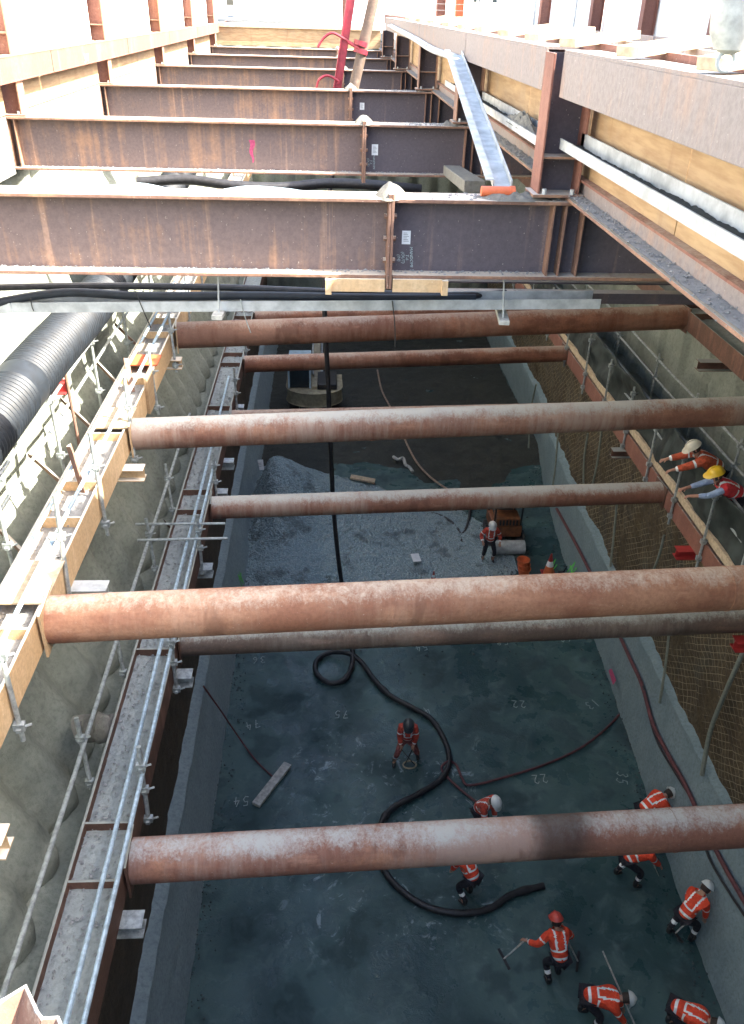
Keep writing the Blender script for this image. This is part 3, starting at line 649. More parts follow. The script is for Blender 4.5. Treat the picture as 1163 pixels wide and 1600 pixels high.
# pink mark
c = P(394, 236, Y=yy); q = MB(); q.grid(lambda u, v: Vector((c.x + (.035*(1-v)+.01)*(u-.5)*2 + .015*math.sin(v*9), yy-.002, c.z + .16 - .33*v)), 4, 14); setp(q.build('paint_mark', MT['pink']), 'pink spray mark on the web of the second deck beam', 'paint mark')
# ------------------------------------------------------------------ left row: columns, edge beams, hoarding
CX = -4.78
for k, y in enumerate(DY[0:1] + DY[1:]):
    lab = ['rust orange column above the left end of the {} deck beam'.format(n) for n in ('nearest', 'second', 'third', 'fourth', 'fifth', 'farthest')][k]
    t = thing('steel_column', lab, 'column', (CX, y, DT+.02), 'columns of the left hoarding')
    top = CZ + 1.9; z0 = DT + .03
    b = MB().box((CX-.17, y-.006, z0), (CX+.17, y+.006, top)); b.build('web', MT['primer'], t)
    b = MB().box((CX-.19, y-.15, z0), (CX-.171, y+.15, top)); b.build('flange', MT['flange_rust'], t)
    b = MB().box((CX+.171, y-.15, z0), (CX+.19, y+.15, top)); b.build('flange', MT['flange_rust'], t)
    b = MB().box((CX-.25, y-.175, DT+.003), (CX+.25, y+.175, DT+.028)); pl = b.build('base_plate', MT['flange_rust'], t)
    for x in (-.2, .08): b = MB(); b.tube([(CX+x+.06, y-.13, DT+.03), (CX+x+.06, y-.13, DT+.075)], .022, 6); b.build('bolt', MT['galv'], pl)
    for z in (CZ-.45, CZ+.28, CZ+1.0): b = MB().box((CX-.168, y-.14, z), (CX+.168, y-.007, z+.02)); b.build('stiffener', MT['flange_rust'], t)
# edge beams in lengths with gaps between
ej = [3.2, P(82, 100, X=-4.56).y, P(200, 72, X=-4.56).y, P(264, 47, X=-4.56).y, P(308, 38, X=-4.56).y, 46]
for k in range(5):
    y0, y1 = ej[k]+.02, ej[k+1]-.02
    t = thing('edge_beam', ['nearest length of the brown steel edge beam on the left, running out of frame', 'length of left edge beam lettered SW in chalk', 'length of left edge beam after the lettered one, ending at the third column', 'short far length of left edge beam', 'last length of left edge beam at the far boards'][k], 'edge beam', (-4.56, y0, CZ-1.03), 'edge beams on the left')
    b = MB().box((-4.575, y0, Z(1.04)), (-4.555, y1, Z(.74))); b.build('web', MT['primer'], t)
    b = MB().box((-4.72, y0, Z(.739)), (-4.55, y1, Z(.72))); b.build('top_flange', MT['primer'], t)
    b = MB().box((-4.72, y0, Z(1.06)), (-4.55, y1, Z(1.041))); b.build('bottom_flange', MT['primer'], t)
c = P(135, 92, X=-4.55); Mt = Matrix.Translation(c) @ Matrix.Rotation(R_(90), 4, 'Z') @ Matrix.Rotation(R_(90), 4, 'X')
text_mesh('SW', .22, Mt, MT['timber'], 'chalk_writing', 'letters SW chalked on the left edge beam', 'writing')
for k in range(6):
    y0 = ([2.0] + DY)[k]+.17; y1 = ([2.0] + DY)[k+1]-.17; nm = ['nearest', 'second', 'third', 'fourth', 'fifth', 'sixth'][k]
    b = MB().box((-4.86, y0, Z(1.52)), (-4.82, y1, Z(.72))); setp(b.build('plywood_panel', MT['ply']), 'tan plywood panel under the left edge beam, {} bay from the viewer'.format(nm), 'plywood panel', 'plywood panels on the left')
    b = MB().box((-4.92, y0, CZ-.71), (-4.87, y1, CZ+2.4)); setp(b.build('hoarding', MT['white'] if k != 3 else MT['cream']), 'bright white hoarding board behind the left columns, {} bay from the viewer'.format(nm), 'hoarding', 'hoarding boards on the left')
    b = MB().box((-4.90, y0, Z(2.35)), (-4.83, y1, Z(1.54))); setp(b.build('lagging_panel', MT['concrete']), 'stained pale concrete panel below the plywood on the left, {} bay from the viewer'.format(nm), 'concrete panel', 'concrete panels on the left')
# ------------------------------------------------------------------ right side: longitudinal beam, plywood, drain channel, girders, tower, deck
b_y0, b_y1 = -9, 46
t = thing('longitudinal_beam', 'dusty longitudinal beam running from the right edge of the frame to the near tower foot', 'steel beam', (2.45, 4, DT))
LX = 2.46
b = MB(); b.grid(lambda u, v: Vector((LX-.14+.28*u, b_y0+(b_y1-b_y0)*v, DT+.048 + .008*noise.noise(Vector((u*9, v*400, 0))) + .006*fbm(u*5, v*200, 0, 3, 1))), 9, 600); b.build('dust_layer', MT['dust_pale'], t, smooth=True, angle=180)
b = MB().box((LX-.145, b_y0, DT+.004), (LX+.145, b_y1, DT+.03)); b.build('bottom_flange', MT['flange_rust'], t)
b = MB().box((LX+.01, b_y0, DT+.03), (LX+.03, b_y1, Z(1.37))); b.build('web', MT['girder'], t)
b = MB().box((LX-.03, b_y0, Z(1.369)), (LX+.14, b_y1, Z(1.35))); b.build('top_flange', MT['primer'], t)
bays = [(-9, 1.5), (1.5, 3.9), (3.9, 6.0), (6.0, DY[0]+.1), (DY[0]+.1, 11.2), (11.2, DY[1]), (DY[1], DY[2]), (DY[2], DY[3]), (DY[3], DY[4])]
for k, (y0, y1) in enumerate(bays):
    b = MB().box((LX+.05, y0+.008, Z(1.348)), (LX+.09, y1-.008, Z(.55))); setp(b.build('plywood_panel', MT['ply']), 'weathered plywood lining below the right girder, {}'.format(['sheet behind the viewer', 'sheet at the right frame edge', 'wide sheet left of the frame edge one', 'sheet just right of the near tower', 'sheet just left of the near tower', 'sheet behind the leaning channel', 'sheet before the second tower', 'distant sheet', 'farthest sheet'][k]), 'plywood panel', 'plywood panels on the right')
def channel(y0, y1, x, Ht, label, droop=0):
    t = thing('drain_channel', label, 'drain channel', (x, y0, Z(Ht)))
    q = MB(); W = .17
    def o(a, b_, c, d, nm, m):
        qq = MB().box((x+a, y0, Z(Ht)+b_), (x+c, y1, Z(Ht)+d)); qq.build(nm, MT[m], t)
    o(-.17, -.09, -.155, 0.0, 'outer_side', 'galv'); o(-.155, -.09, .03, -.078, 'base', 'galv'); o(.03, -.09, .045, .05, 'inner_side', 'galv')
    q = MB(); q.grid(lambda u, v: Vector((x-.15+.17*u, y0+(y1-y0)*v, Z(Ht)-.055 + .018*noise.noise(Vector((u*6, v*(y1-y0)*12, 1))) + .02*fbm(u*2, v*(y1-y0), 3, 3, 1.3))), 8, int((y1-y0)*26)); q.build('silt', MT['soil_lump'], t, smooth=True, angle=180)
channel(0, DY[0]-.02, 2.37, 1.0, 'galvanised drain channel full of silt on the plywood right of the near tower')
channel(DY[0]+.3, 17, 2.37, 1.10, 'galvanised drain channel with heaped soil left of the near tower')
q = MB(); q.lathe((0, 0, 0), [(.01, .26), (.05, .25), (.10, .23), (.16, .19), (.22, .14), (.28, .09), (.34, .05), (.42, 0)], 40)
for i, v in enumerate(q.v): v *= 1 + .2*noise.noise(v*7)
c = Vector((2.31, 10.6, Z(1.14))); q.v = [Vector((v.x*.28 + .02*noise.noise(v*19), v.y*2.4, v.z*.42*(1 + .9*noise.noise(v*13)))) + c for v in q.v]; setp(q.build('soil_heap', MT['mud'], smooth=True), 'heap of crumbly grey soil in the drain channel left of the near tower', 'soil heap')
# girder segments
gx = 2.12
def girder(y0, y1, label):
    t = thing('crash_girder', label, 'girder', (gx, y0, Z(.645)), 'edge girders on the right')
    b = MB().box((gx-.02, y0, Z(.645)), (gx+.01, y1, Z(.295))); b.build('face_plate', MT['girder'], t, bevel=.005)
    b = MB().box((gx-.02, y0, Z(.294)), (gx+.30, y1, Z(.27))); b.build('top_flange', MT['girder'], t)
    b = MB().box((gx+.011, y0, Z(.645)), (gx+.28, y1, Z(.62))); b.build('bottom_flange', MT['girder'], t)
girder(-6, DY[0]-.16, 'big weathered steel edge girder filling the upper right, nearest length')
girder(DY[0]+.55, DY[1]-.1, 'second length of the right edge girder, beyond the near tower')
girder(DY[1]+.02, DY[2]+1, 'third length of the right edge girder')
girder(DY[2]+1.1, DY[4], 'farthest length of the right edge girder')
# towers (H-columns) on the beam ends
for k, y in enumerate(DY[:5]):
    t = thing('tower_column', ['brown H-section tower foot bolted on the right of the nearest deck beam', 'pale steel tower foot on the right of the second deck beam', 'pale steel tower foot on the right of the third deck beam', 'small tower foot on the right of the fourth deck beam', 'small tower foot on the right of the fifth deck beam'][k], 'column', (2.2, y, DT), 'tower columns on the right')
    x0, x1 = 2.02, 2.42; z0 = DT+.062; z1 = Z(.66 if k else .30)
    yy0 = y-.13
    b = MB().box((x0+.02, y+.1, z0), (x1-.02, y+.114, z1)); b.build('web', MT['deck_steel_dark'], t)
    for x, zt in ((x0, z1), (x1-.02, Z(.66))): b = MB().box((x, y-.13, z0), (x+.02, y+.2, zt)); b.build('flange', MT['primer' if k == 0 else 'flange_rust'], t, bevel=.004)
    b = MB().box((x0+.021, y-.11, Z(1.17)), (x1-.021, y+.099, Z(1.15))); b.build('stiffener', MT['flange_rust'], t)
    b = MB().box((x0-.05, y-.17, DT+.036), (x1+.05, y+.2, DT+.061)); pl = b.build('base_plate', MT['flange_rust'], t)
    for x in (x0+.06, x1-.07): b = MB(); b.tube([(x, y-.145, DT+.062), (x, y-.145, DT+.11)], .022, 6); b.build('bolt', MT['galv'], pl)
# mud on the near beam around the tower foot
def mound(cx, cy, z, rx, ry, h, mat, label, name='mud_heap', seed=0):
    b = MB()
    def f(u, v):
        a = u*2*math.pi; r = v; k = 1 + .35*noise.noise(Vector((math.cos(a)*1.6, math.sin(a)*1.6, seed)))
        x = cx + rx*r*k*math.cos(a); y = cy + ry*r*k*math.sin(a)
        return Vector((x, y, z - .004 + h*(1-r**2)*(1 + .8*noise.noise(Vector((x*14, y*14, seed)))) ))
    b.grid(f, 48, 16); return setp(b.build(name, MT[mat], smooth=True, angle=180), label, name.replace('_', ' '))
mound(1.86, DY[0]-.02, DT, .42, .17, .055, 'mud', 'grey grout crumbs at the foot of the near tower', seed=2)
mound(2.0, DY[1]-.02, DT, .22, .16, .07, 'mud', 'small grey grout heap on the second deck beam by its tower', seed=5)
A = P(752, 299, z=DT+.05); B = P(801, 300, z=DT+.05); q = MB(); q.tube([A, B], .05, 18); q.tube([B-Vector((.03,0,0)), B+Vector((.02,0,0))], .056, 18); setp(q.build('pipe_offcut', MT['orange_cut'] if 'orange_cut' in MT else MT['orange_pl'], smooth=True), 'short orange plastic pipe offcut lying on the nearest deck beam', 'pipe')
# deck behind the girder
b = MB().box((LX+.12, YN, Z(1.30)), (10.4, YF, Z(.98))); setp(b.build('road_deck', MT['road']), kind='structure')
# second girder, timber boards and blocks
b = MB().box((2.75, -4, Z(.42)), (2.80, 40, Z(.20))); setp(b.build('kerb_board', MT['timber_grey']), 'long pale board standing behind the right edge girder', 'board')
b = MB().box((2.46, -4, Z(.53)), (2.5, 40, Z(.22))); setp(b.build('kerb_strip', MT['primer']), 'thin brown strip along the top of the right edge girder', 'strip')
ty = [3.6, 5.1, 6.6, 8.3, 9.8, 11.4, 13.2, 15, 17, 19.5, 22, 25]
for k, y in enumerate(ty):
    q = MB(); q.bar((2.14, y, Z(.22)), (2.86, y+.45, Z(.15)), .20, .07); setp(q.build('timber_block', MT['timber'], bevel=.006), 'pale timber block across the top of the right edge girder, {} from the near end'.format(['first', 'second', 'third', 'fourth', 'fifth', 'sixth', 'seventh', 'eighth', 'ninth', 'tenth', 'eleventh', 'twelfth'][k]), 'timber block', 'timber blocks on the right girder')
for k, (y0, y1) in enumerate(((-3, 9.6), (9.7, 16.4), (16.5, 26), (26.1, 40))):
    t = thing('barrier_rail', 'weathered steel barrier beam standing on the road deck, {}'.format(['nearest length at the right frame edge', 'second length', 'third length', 'farthest length'][k]), 'barrier', (5.8, y0, Z(.98)), 'barrier beams on the road deck')
    b = MB().box((5.78, y0, Z(.60)), (5.83, y1, Z(.30))); b.build('beam', MT['girder'], t)
    for s in (.1, .5, .9): b = MB().box((5.84, y0+(y1-y0)*s, Z(.979)), (5.95, y0+(y1-y0)*s+.12, Z(.32))); b.build('post', MT['primer'], t)
for k, (y0, y1) in enumerate(((2, 12.4), (12.6, 19), (19.2, 28), (28.2, 46))):
    b = MB().box((8.2, y0, Z(.976)), (8.26, y1, CZ+2.6)); setp(b.build('hoarding', MT['cream'] if k == 0 else MT['white']), 'tall pale hoarding behind the road deck barrier, {}'.format(['yellowish nearest stretch', 'white second stretch', 'white third stretch', 'farthest white stretch'][k]), 'hoarding', 'hoarding boards on the right')
for k, y in enumerate((12.5, 19.1, 23.5, 28.1)):
    t = thing('steel_column', 'brown column of the right hoarding, {}'.format(['nearest and widest', 'second from the near end', 'third from the near end', 'farthest one'][k]), 'column', (8.0, y, Z(.976)), 'columns of the right hoarding')
    b = MB().box((7.85, y-.008, Z(.976)), (8.15, y+.008, CZ+2.2)); b.build('web', MT['primer'], t)
    for x in (7.83, 8.151): b = MB().box((x, y-.14, Z(.976)), (x+.018, y+.14, CZ+2.2)); b.build('flange', MT['primer'], t)
# ------------------------------------------------------------------ far end of the opening
q = MB().box((-4.7, 41.3, Z(1.53)), (2.4, 41.4, Z(.85))); setp(q.build('timber_board', MT['ply']), 'long yellow timber board closing the far end of the deck opening', 'timber')
q = MB().box((-4.7, 41.2, Z(.849)), (2.4, 41.6, Z(.70))); setp(q.build('timber_board', MT['timber']), 'pale timber beam above the yellow board at the far end', 'timber')
q = MB().box((-4.9, 52, Z(.99)), (8, 52.1, CZ+2.6)); setp(q.build('hoarding', MT['white']), 'white hoarding across the far end of the site', 'hoarding')
t = thing('roofing_sheet_stack', 'small stack of corrugated metal sheets at the far left end of the opening', 'metal sheets', (-3.8, 45, Z(1.0)))
for k in range(4):
    q = MB(); q.grid(lambda u, v: Vector((-5+3.9*u, 44.6+.8*v, Z(.80)+.06*k+.02*math.sin(v*25))), 6, 30); o = q.build('sheet', MT['galv'], t, smooth=True, angle=180); o.modifiers.new('t', 'SOLIDIFY').thickness = .01
# ------------------------------------------------------------------ black corrugated duct
def duct():
    pts = catmull([(-4.2, 5.5, Z(4.75)), (-4.08, 8.5, Z(4.45)), (-4.0, 11, Z(4.35)), (-3.92, 14, Z(4.35)), (-3.9, 18, Z(4.2)), (-3.9, 24, Z(3.9)), (-3.95, 34, Z(3.6))], 40)
    # resample evenly
    out = [pts[0]]; acc = 0; step = .022
    for a, b in zip(pts, pts[1:]):
        L_ = (b-a).length; d = 0
        while acc + L_ - d >= step: d += step - acc; out.append(a.lerp(b, d/L_)); acc = 0
        acc += L_ - d
    q = MB(); q.tube(out, .34, 28, rf=lambda i: .335 + (.022 if (i % 4) in (1, 2) else -.020) if not (205 < i < 224) else .352)
    return setp(q.build('corrugated_duct', MT['duct'], smooth=True, angle=80), 'thick black corrugated ventilation duct along the left wall', 'duct')
duct()
# ------------------------------------------------------------------ hanging tray, hoses over it, hangers
TY = 8.45
zt = P(500, 478, Y=TY).z
t = thing('cable_tray', 'long pale metal tray hanging under the nearest deck beam', 'cable tray', (-.5, TY, zt-.06))
x0 = P(18, 478, Y=TY).x; x1 = P(938, 478, Y=TY).x; zl = P(30, 481, Y=TY).z; zr = P(938, 475, Y=TY).z
q = MB(); q.bar((x0, TY, zl), (x1, TY, zr), .008, .105); q.build('side', MT['galv'], t)
q = MB(); q.bar((x0, TY+.15, zl-.045), (x1, TY+.15, zr-.045), .29, .008); q.build('base', MT['galv'], t)
q = MB(); q.bar((x0, TY+.30, zl), (x1, TY+.30, zr), .008, .105); q.build('side', MT['galv'], t)
q = MB(); q.bar((x0-.9, TY+.05, zl-.08), (x0, TY, zl), .02, .10); q.build('end_length', MT['galv'], t)
q = MB(); q.tube(catmull([(x0-1.2, TY-.05, zl-.14), (x0-.3, TY, zl+.02), (x0+.5, TY+.10, zl+.13), (x0+1.3, TY+.12, zl+.10), (x0+2.6, TY+.12, zl+.115), (x0+3.6, TY+.14, zl+.10), (x0+4.8, TY+.13, zl+.11)], 12), .045, 12)
setp(q.build('rubber_hose', MT['duct'], smooth=True), 'black rubber hose lying in the hanging tray', 'hose')
q = MB(); q.tube(catmull([(x0-1.4, TY+.3, zl+.05), (x0+.2, TY+.28, zl+.14), (x0+1.9, TY+.24, zl+.165), (x0+3.4, TY+.26, zl+.12), (x0+4.6, TY+.24, zl+.10), (x0+5.2, TY+.5, zl+.06)], 12), .035, 10)
setp(q.build('cable', MT['rubber'], smooth=True), 'thinner black cable behind the hose on the hanging tray', 'cable')
for k, (px, y0, y1, blk) in enumerate(((342, 437, 492, 1), (787, 437, 500, 1))):
    a = P(px, y0, Y=TY-.06); b = P(px, y1, Y=TY-.06); t = thing('tray_hanger', ['left', 'right'][k] + ' threaded rod hanger with a white block under the cable tray', 'hanger', b, 'tray hangers')
    q = MB(); q.tube([(a.x, a.y, DB-.002), b + Vector((0, 0, -.04))], .009, 8); q.build('rod', MT['galv'], t)
    q = MB(); q.bar(b + Vector((-.01, -.10, .0)), b + Vector((.03, .36, .01)), .11, .05); q.build('block', MT['timber_grey'], t, bevel=.006)
for k, (a, b, c) in enumerate((((613, 470), (617, 505), (618, 542)), ((376, 468), (383, 495), (392, 520)), ((212, 455), (222, 480), (236, 512)), ((48, 466), (50, 478), (53, 486)))):
    q = MB(); q.tube(catmull([P(*a, Y=TY-.02), P(*b, Y=TY-.03), P(*c, Y=TY-.02)], 6), .006, 6)
    setp(q.build('tie_wire', MT['rubber'] if k != 1 else MT['tube'], smooth=True), ['tie wire dangling over the middle of the cable tray', 'stiff pale wire sticking down left of the middle of the cable tray', 'bent tie wire hanging in front of the black duct', 'short tie wire at the left end of the cable tray'][k], 'wire')
# purple-brown spare beam lying behind the tray, and dark cross brace
y = 9.2; z = P(900, 465, Y=y).z; xa = P(697, 465, Y=y).x
t = thing('steel_beam', 'purple brown steel channel behind the right half of the cable tray', 'steel beam', (2.5, y, z-.09))
q = MB().box((xa, y, z-.07), (4.6, y+.012, z+.05)).box((xa, y+.013, z+.038), (4.6, y+.15, z+.05)).box((xa, y+.013, z-.07), (4.6, y+.15, z-.058)); q.build('channel', MT['deck_steel_dark'], t)
t = thing('steel_beam', 'dark steel brace beam running under the right end of the nearest deck beam', 'steel beam', (4, 9.7, Z(2.75)))
q = MB().box((.9, 9.72, Z(2.72)), (8, 9.74, Z(2.36))).box((.9, 9.62, Z(2.74)), (8, 9.86, Z(2.721))).box((.9, 9.62, Z(2.359)), (8, 9.86, Z(2.34))); q.build('beam', MT['deck_steel_dark'], t)
# ------------------------------------------------------------------ channel and ladder bundle on the right
a = P(712, 86, X=2.0); b = P(785, 292, z=DT+.06)
t = thing('galvanised_channel', 'long pale galvanised channel leaning from the girder down onto the nearest deck beam', 'metal channel', b)
q = MB(); q.bar(a, b, .17, .012); q.bar(a, b, .012, .07, off=(-.09, .03)); q.build('channel', MT['galv'], t)
q = MB(); q.bar(a, b, .012, .07, off=(.09, .03)); q.bar(a, b, .08, .012, off=(.13, .065)); q.build('side', MT['galv'], t)
for k, d in enumerate((0, .09)):
    pts = [P(*q2, X=2.0 - d*.3) + Vector((d, 0, d*.2)) for q2 in ((607, 40), (640, 58), (672, 78), (704, 90), (712, 102))]
    q = MB(); q.tube(catmull(pts, 6), .035, 8); setp(q.build('conduit', MT['galv'], smooth=True), ['outer', 'inner'][k] + ' curved pale conduit running along the far right girder', 'conduit', 'conduits on the right girder')
# timber offcut on second beam edge
a = P(706, 266, Y=13.6); b = P(742, 292, Y=10.6); q = MB(); q.bar(a, b, .26, .14); setp(q.build('timber_baulk', MT['mud'], bevel=.01), 'mud covered timber baulk jutting out behind the nearest deck beam', 'timber')
# ------------------------------------------------------------------ concrete placing boom and its hose
BY = 21.6
t = thing('placing_boom', 'red steel placing boom rising behind the third deck beam', 'placing boom', P(528, 140, Y=BY))
a = P(526, 150, Y=BY); b = P(549, 0, Y=BY); c = b + (b-a)*.9
q = MB(); q.bar(a, c, .17, .16, up=(0, 1, 0)); q.bar(a, c, .035, .22, up=(0, 1, 0), off=(.09, 0)); q.build('arm', MT['red_paint'], t, bevel=.01)
for (p, q2) in (((513, 61), (500, 70)), ((505, 127), (498, 134))):
    P0 = P(545 if p[1] < 100 else 528, p[1]+4, Y=BY-.1); p1 = P(*p, Y=BY-.1); p2 = P(*q2, Y=BY-.1)
    q = MB(); q.tube(catmull([P0, p1 + Vector((.35, 0, .02)), p1 + Vector((.1, 0, .12)), p1 + Vector((-.1, 0, .02)), p2 + Vector((-.05, 0, -.05))], 6), .028, 8); q.build('hook_bracket', MT['red_paint'], t, smooth=True)
t = thing('delivery_pipe', 'grey concrete delivery pipe clamped beside the red boom', 'pipe', P(560, 140, Y=BY-.1))
a = P(550, 150, Y=BY-.2); b = P(584, 0, Y=BY-.1); q = MB(); q.tube([a, b + (b-a)*.9], .12, 18); q.build('pipe', MT['pipe_grey'], t, smooth=True)
for py in (68, 80): p = P(564, py, Y=BY-.17); q = MB(); d = (b-a).normalized(); q.tube([p - d*.05, p + d*.05], .16, 18); q.build('clamp', MT['red_paint'], t, smooth=True)
p1 = P(545, 66, Y=BY-.1); p2 = P(562, 76, Y=BY-.3); q = MB(); q.tube([p1, p2], .04, 8); q.build('clamp_arm', MT['red_paint'], t, smooth=True)
hp = [a + Vector((0, 0, .2))] + [P(*p, Y=y_) for p, y_ in (((515, 300), 21), ((507, 440), 20.2), ((509, 520), 20.0), ((513, 600), 19.9), ((517, 700), 19.8), ((522, 800), 19.6), ((531, 890), 19.3), ((545, 975), 19.0))]
hp += [P(*p, z=zz) for p, zz in (((551, 1012), .35), ((550, 1040), .12), ((538, 1062), .08), ((515, 1067), .08), ((495, 1052), .08), ((495, 1033), .08), ((515, 1020), .1), ((545, 1021), .24), ((565, 1035), .12), ((585, 1062), .08), ((610, 1087), .08), ((645, 1106), .08), ((675, 1125), .08), ((696, 1160), .08), ((702, 1190), .08), ((690, 1217), .08), ((655, 1240), .08), ((615, 1262), .08), ((594, 1290), .08), ((590, 1330), .08), ((602, 1362), .08), ((628, 1392), .08), ((670, 1418), .08), ((720, 1427), .08), ((765, 1420), .08), ((800, 1398), .07), ((850, 1384), .07))]
q = MB(); cp = catmull(hp, 7); q.tube(cp, .085, 12, rf=lambda i: (.062 if cp[i].z > .5 else .074) + .003*math.sin(i*1.7) + (.02 if (i % 55) in (20, 21) else 0)); setp(q.build('concrete_hose', MT['rubber'], smooth=True), 'long black concrete hose hanging from the boom and snaking across the slab', 'hose')
# ------------------------------------------------------------------ floor items
def floorline(pts, r, mat, name, label, cat, n=6, z=None):
    q = MB(); q.tube(catmull([P(*p, z=(z or r)) if len(p) == 2 else P(p[0], p[1], z=p[2]) for p in pts], n), r, 8); return setp(q.build(name, MT[mat], smooth=True), label, cat)
floorline([(750, 1257), (725, 1238), (700, 1215), (690, 1200), (700, 1190, .12), (713, 1195), (722, 1215), (735, 1227), (790, 1214), (850, 1195), (905, 1170), (945, 1140), (975, 1108), (1003, 1070, .9)], .032, 'hose_red', 'air_hose', 'dusty red air hose curving from the kneeling worker across the slab to the right wall', 'hose')
hpt = [(870, 795), (900, 850), (925, 900), (960, 975), (985, 1030), (1003, 1070), (1020, 1130), (1045, 1180), (1070, 1225), (1100, 1290), (1130, 1350), (1170, 1420)]
def kerbpt(px, py):
    d = ray(px, py); lo = None
    for i in range(2000):
        tt = 5 + i*.03; p = Vector((0, 0, CZ)) + d*tt
        if p.z < 0 or (p.z < 2.6 and p.x > toex(p.y) + (frx(p.y, 2.4) - .10 - toex(p.y))*min(1, p.z/2.6) - .10): return p
q = MB(); q.tube(catmull([kerbpt(*p) for p in hpt], 5), .05, 8); setp(q.build('air_hose', MT['hose_red'], smooth=True), 'thick dusty red hose running along the blue grey kerb of the right wall', 'hose')
q = MB(); q.tube(catmull([kerbpt(*p) for p in ((1005, 1072), (1015, 1120), (1030, 1165), (1060, 1215), (1085, 1260), (1108, 1340), (1163, 1430))], 5), .028, 8); setp(q.build('air_hose', MT['rubber'], smooth=True), 'thin dark hose hanging below the thick red one on the right kerb', 'hose')
floorline([(318, 1072, 2.2), (345, 1110, 1.2), (372, 1150, .25), (400, 1188), (428, 1215)], .022, 'hose_red', 'air_hose', 'thin red line from the left wall to the timber plank on the slab', 'hose')
floorline([(735, 785), (733, 810), (725, 832), (708, 843), (685, 838), (668, 822), (664, 808), (678, 803), (700, 812), (716, 828), (722, 848)], .06, 'rubber', 'rubber_hose', 'looped black hose lying on the gravel below the middle pale strut', 'hose')
floorline([(590, 578), (597, 610), (612, 640), (632, 685), (650, 720), (672, 745), (700, 765)], .045, 'hose_tan', 'rope', 'tan rope trailing across the dark earth beyond the gravel', 'rope', z=.2)
a = P(400, 1258, z=.06); b = P(450, 1194, z=.06); q = MB(); q.bar(a, b, .22, .09); setp(q.build('timber_plank', MT['timber_grey'], bevel=.01), 'pale timber plank lying alone on the left side of the slab', 'plank')
c = P(655, 872, z=.30); q = MB(); q.bar(c + Vector((-.08, -.2, 0)), c + Vector((-.14, .2, .05)), .28, .01); setp(q.build('paper_sheet', MT['paper']), 'white sheet lying on the gravel right of the hanging hose', 'sheet')
t = thing('notice_board', 'small white notice leaning at the foot of the left wall beyond the gravel', 'notice', P(401, 738, z=0)); c = P(401, 728, z=.35)
q = MB(); q.bar(c + Vector((-.28, 0, 0)), c + Vector((.28, .12, 0)), .02, .42, up=(0, .5, 1)); q.build('board', MT['paper'], t)
q = MB(); [q.bar(c + Vector((-.2, -.03, .1-.07*i)), c + Vector((.2, .06, .1-.07*i)), .01, .012, up=(0, .5, 1)) for i in range(4)]; q.build('print', MT['ink'], t)
def cone(px, py, h, label, name='traffic_cone', cat='traffic cone'):
    p = P(px, py, z=.05); t = thing(name, label, cat, p)
    q = MB(); q.box(p + Vector((-h*.28, -h*.28, 0)), p + Vector((h*.28, h*.28, .04))); q.build('base', MT['red_seat'], t, bevel=.005)
    R0 = h*.22
    q = MB(); q.lathe(p, [(R0, .041), (R0*.68, h*.42)], 20); q.build('body', MT['orange_pl' if h > .5 else 'red_seat'], t, smooth=True)
    q = MB(); q.lathe(p, [(R0*.68, h*.421), (R0*.45, h*.66)], 20); q.build('reflective_band', MT['reflect'], t, smooth=True)
    q = MB(); q.lathe(p, [(R0*.45, h*.661), (R0*.14, h), (R0*.10, h)], 20); q.build('tip', MT['red_seat'], t, smooth=True)
cone(857, 897, .85, 'red traffic cone with a white band by the right kerb behind the orange strut')
cone(677, 908, .42, 'tiny traffic cone at the front of the gravel under the white sheet')
t = thing('bucket_stack', 'leaning stack of orange plastic buckets left of the red cone', 'buckets', P(818, 898, z=.05))
for k in range(3):
    c = P(818, 900, z=.05) + Vector((-.03*k, .03*k, .16*k)); q = MB(); q.lathe(c, [(.16, 0), (.20, .30), (.225, .30), (.225, .335), (.19, .335), (.15, .03)], 20); q.build('bucket', MT['orange_pl'], t, smooth=True)
c = P(878, 897, z=.2); t = thing('hand_lamp', 'small dark site lamp beside the red cone', 'lamp', c); q = MB(); q.box(c + Vector((-.12, -.08, -.15)), c + Vector((.1, .08, .1))); q.build('housing', MT['black'], t, bevel=.02); q = MB(); q.tube([c + Vector((.05, 0, .1)), c + Vector((.13, 0, .32)), c + Vector((.0, 0, .34))], .02, 8); q.build('handle', MT['black'], t)
# scrap of hose and sheeting on the earth
floorline([(615, 714, .16), (622, 718, .2), (630, 716, .16), (634, 726), (640, 730), (645, 737)], .07, 'timber_grey', 'rag', 'pale twisted rag of sheeting on the dark earth', 'rag')
a = P(548, 745, z=.2); b = P(586, 752, z=.1); q = MB(); q.bar(a, b, .3, .08); setp(q.build('timber_plank', MT['timber'], bevel=.01), 'short broken timber board at the back edge of the gravel', 'plank')
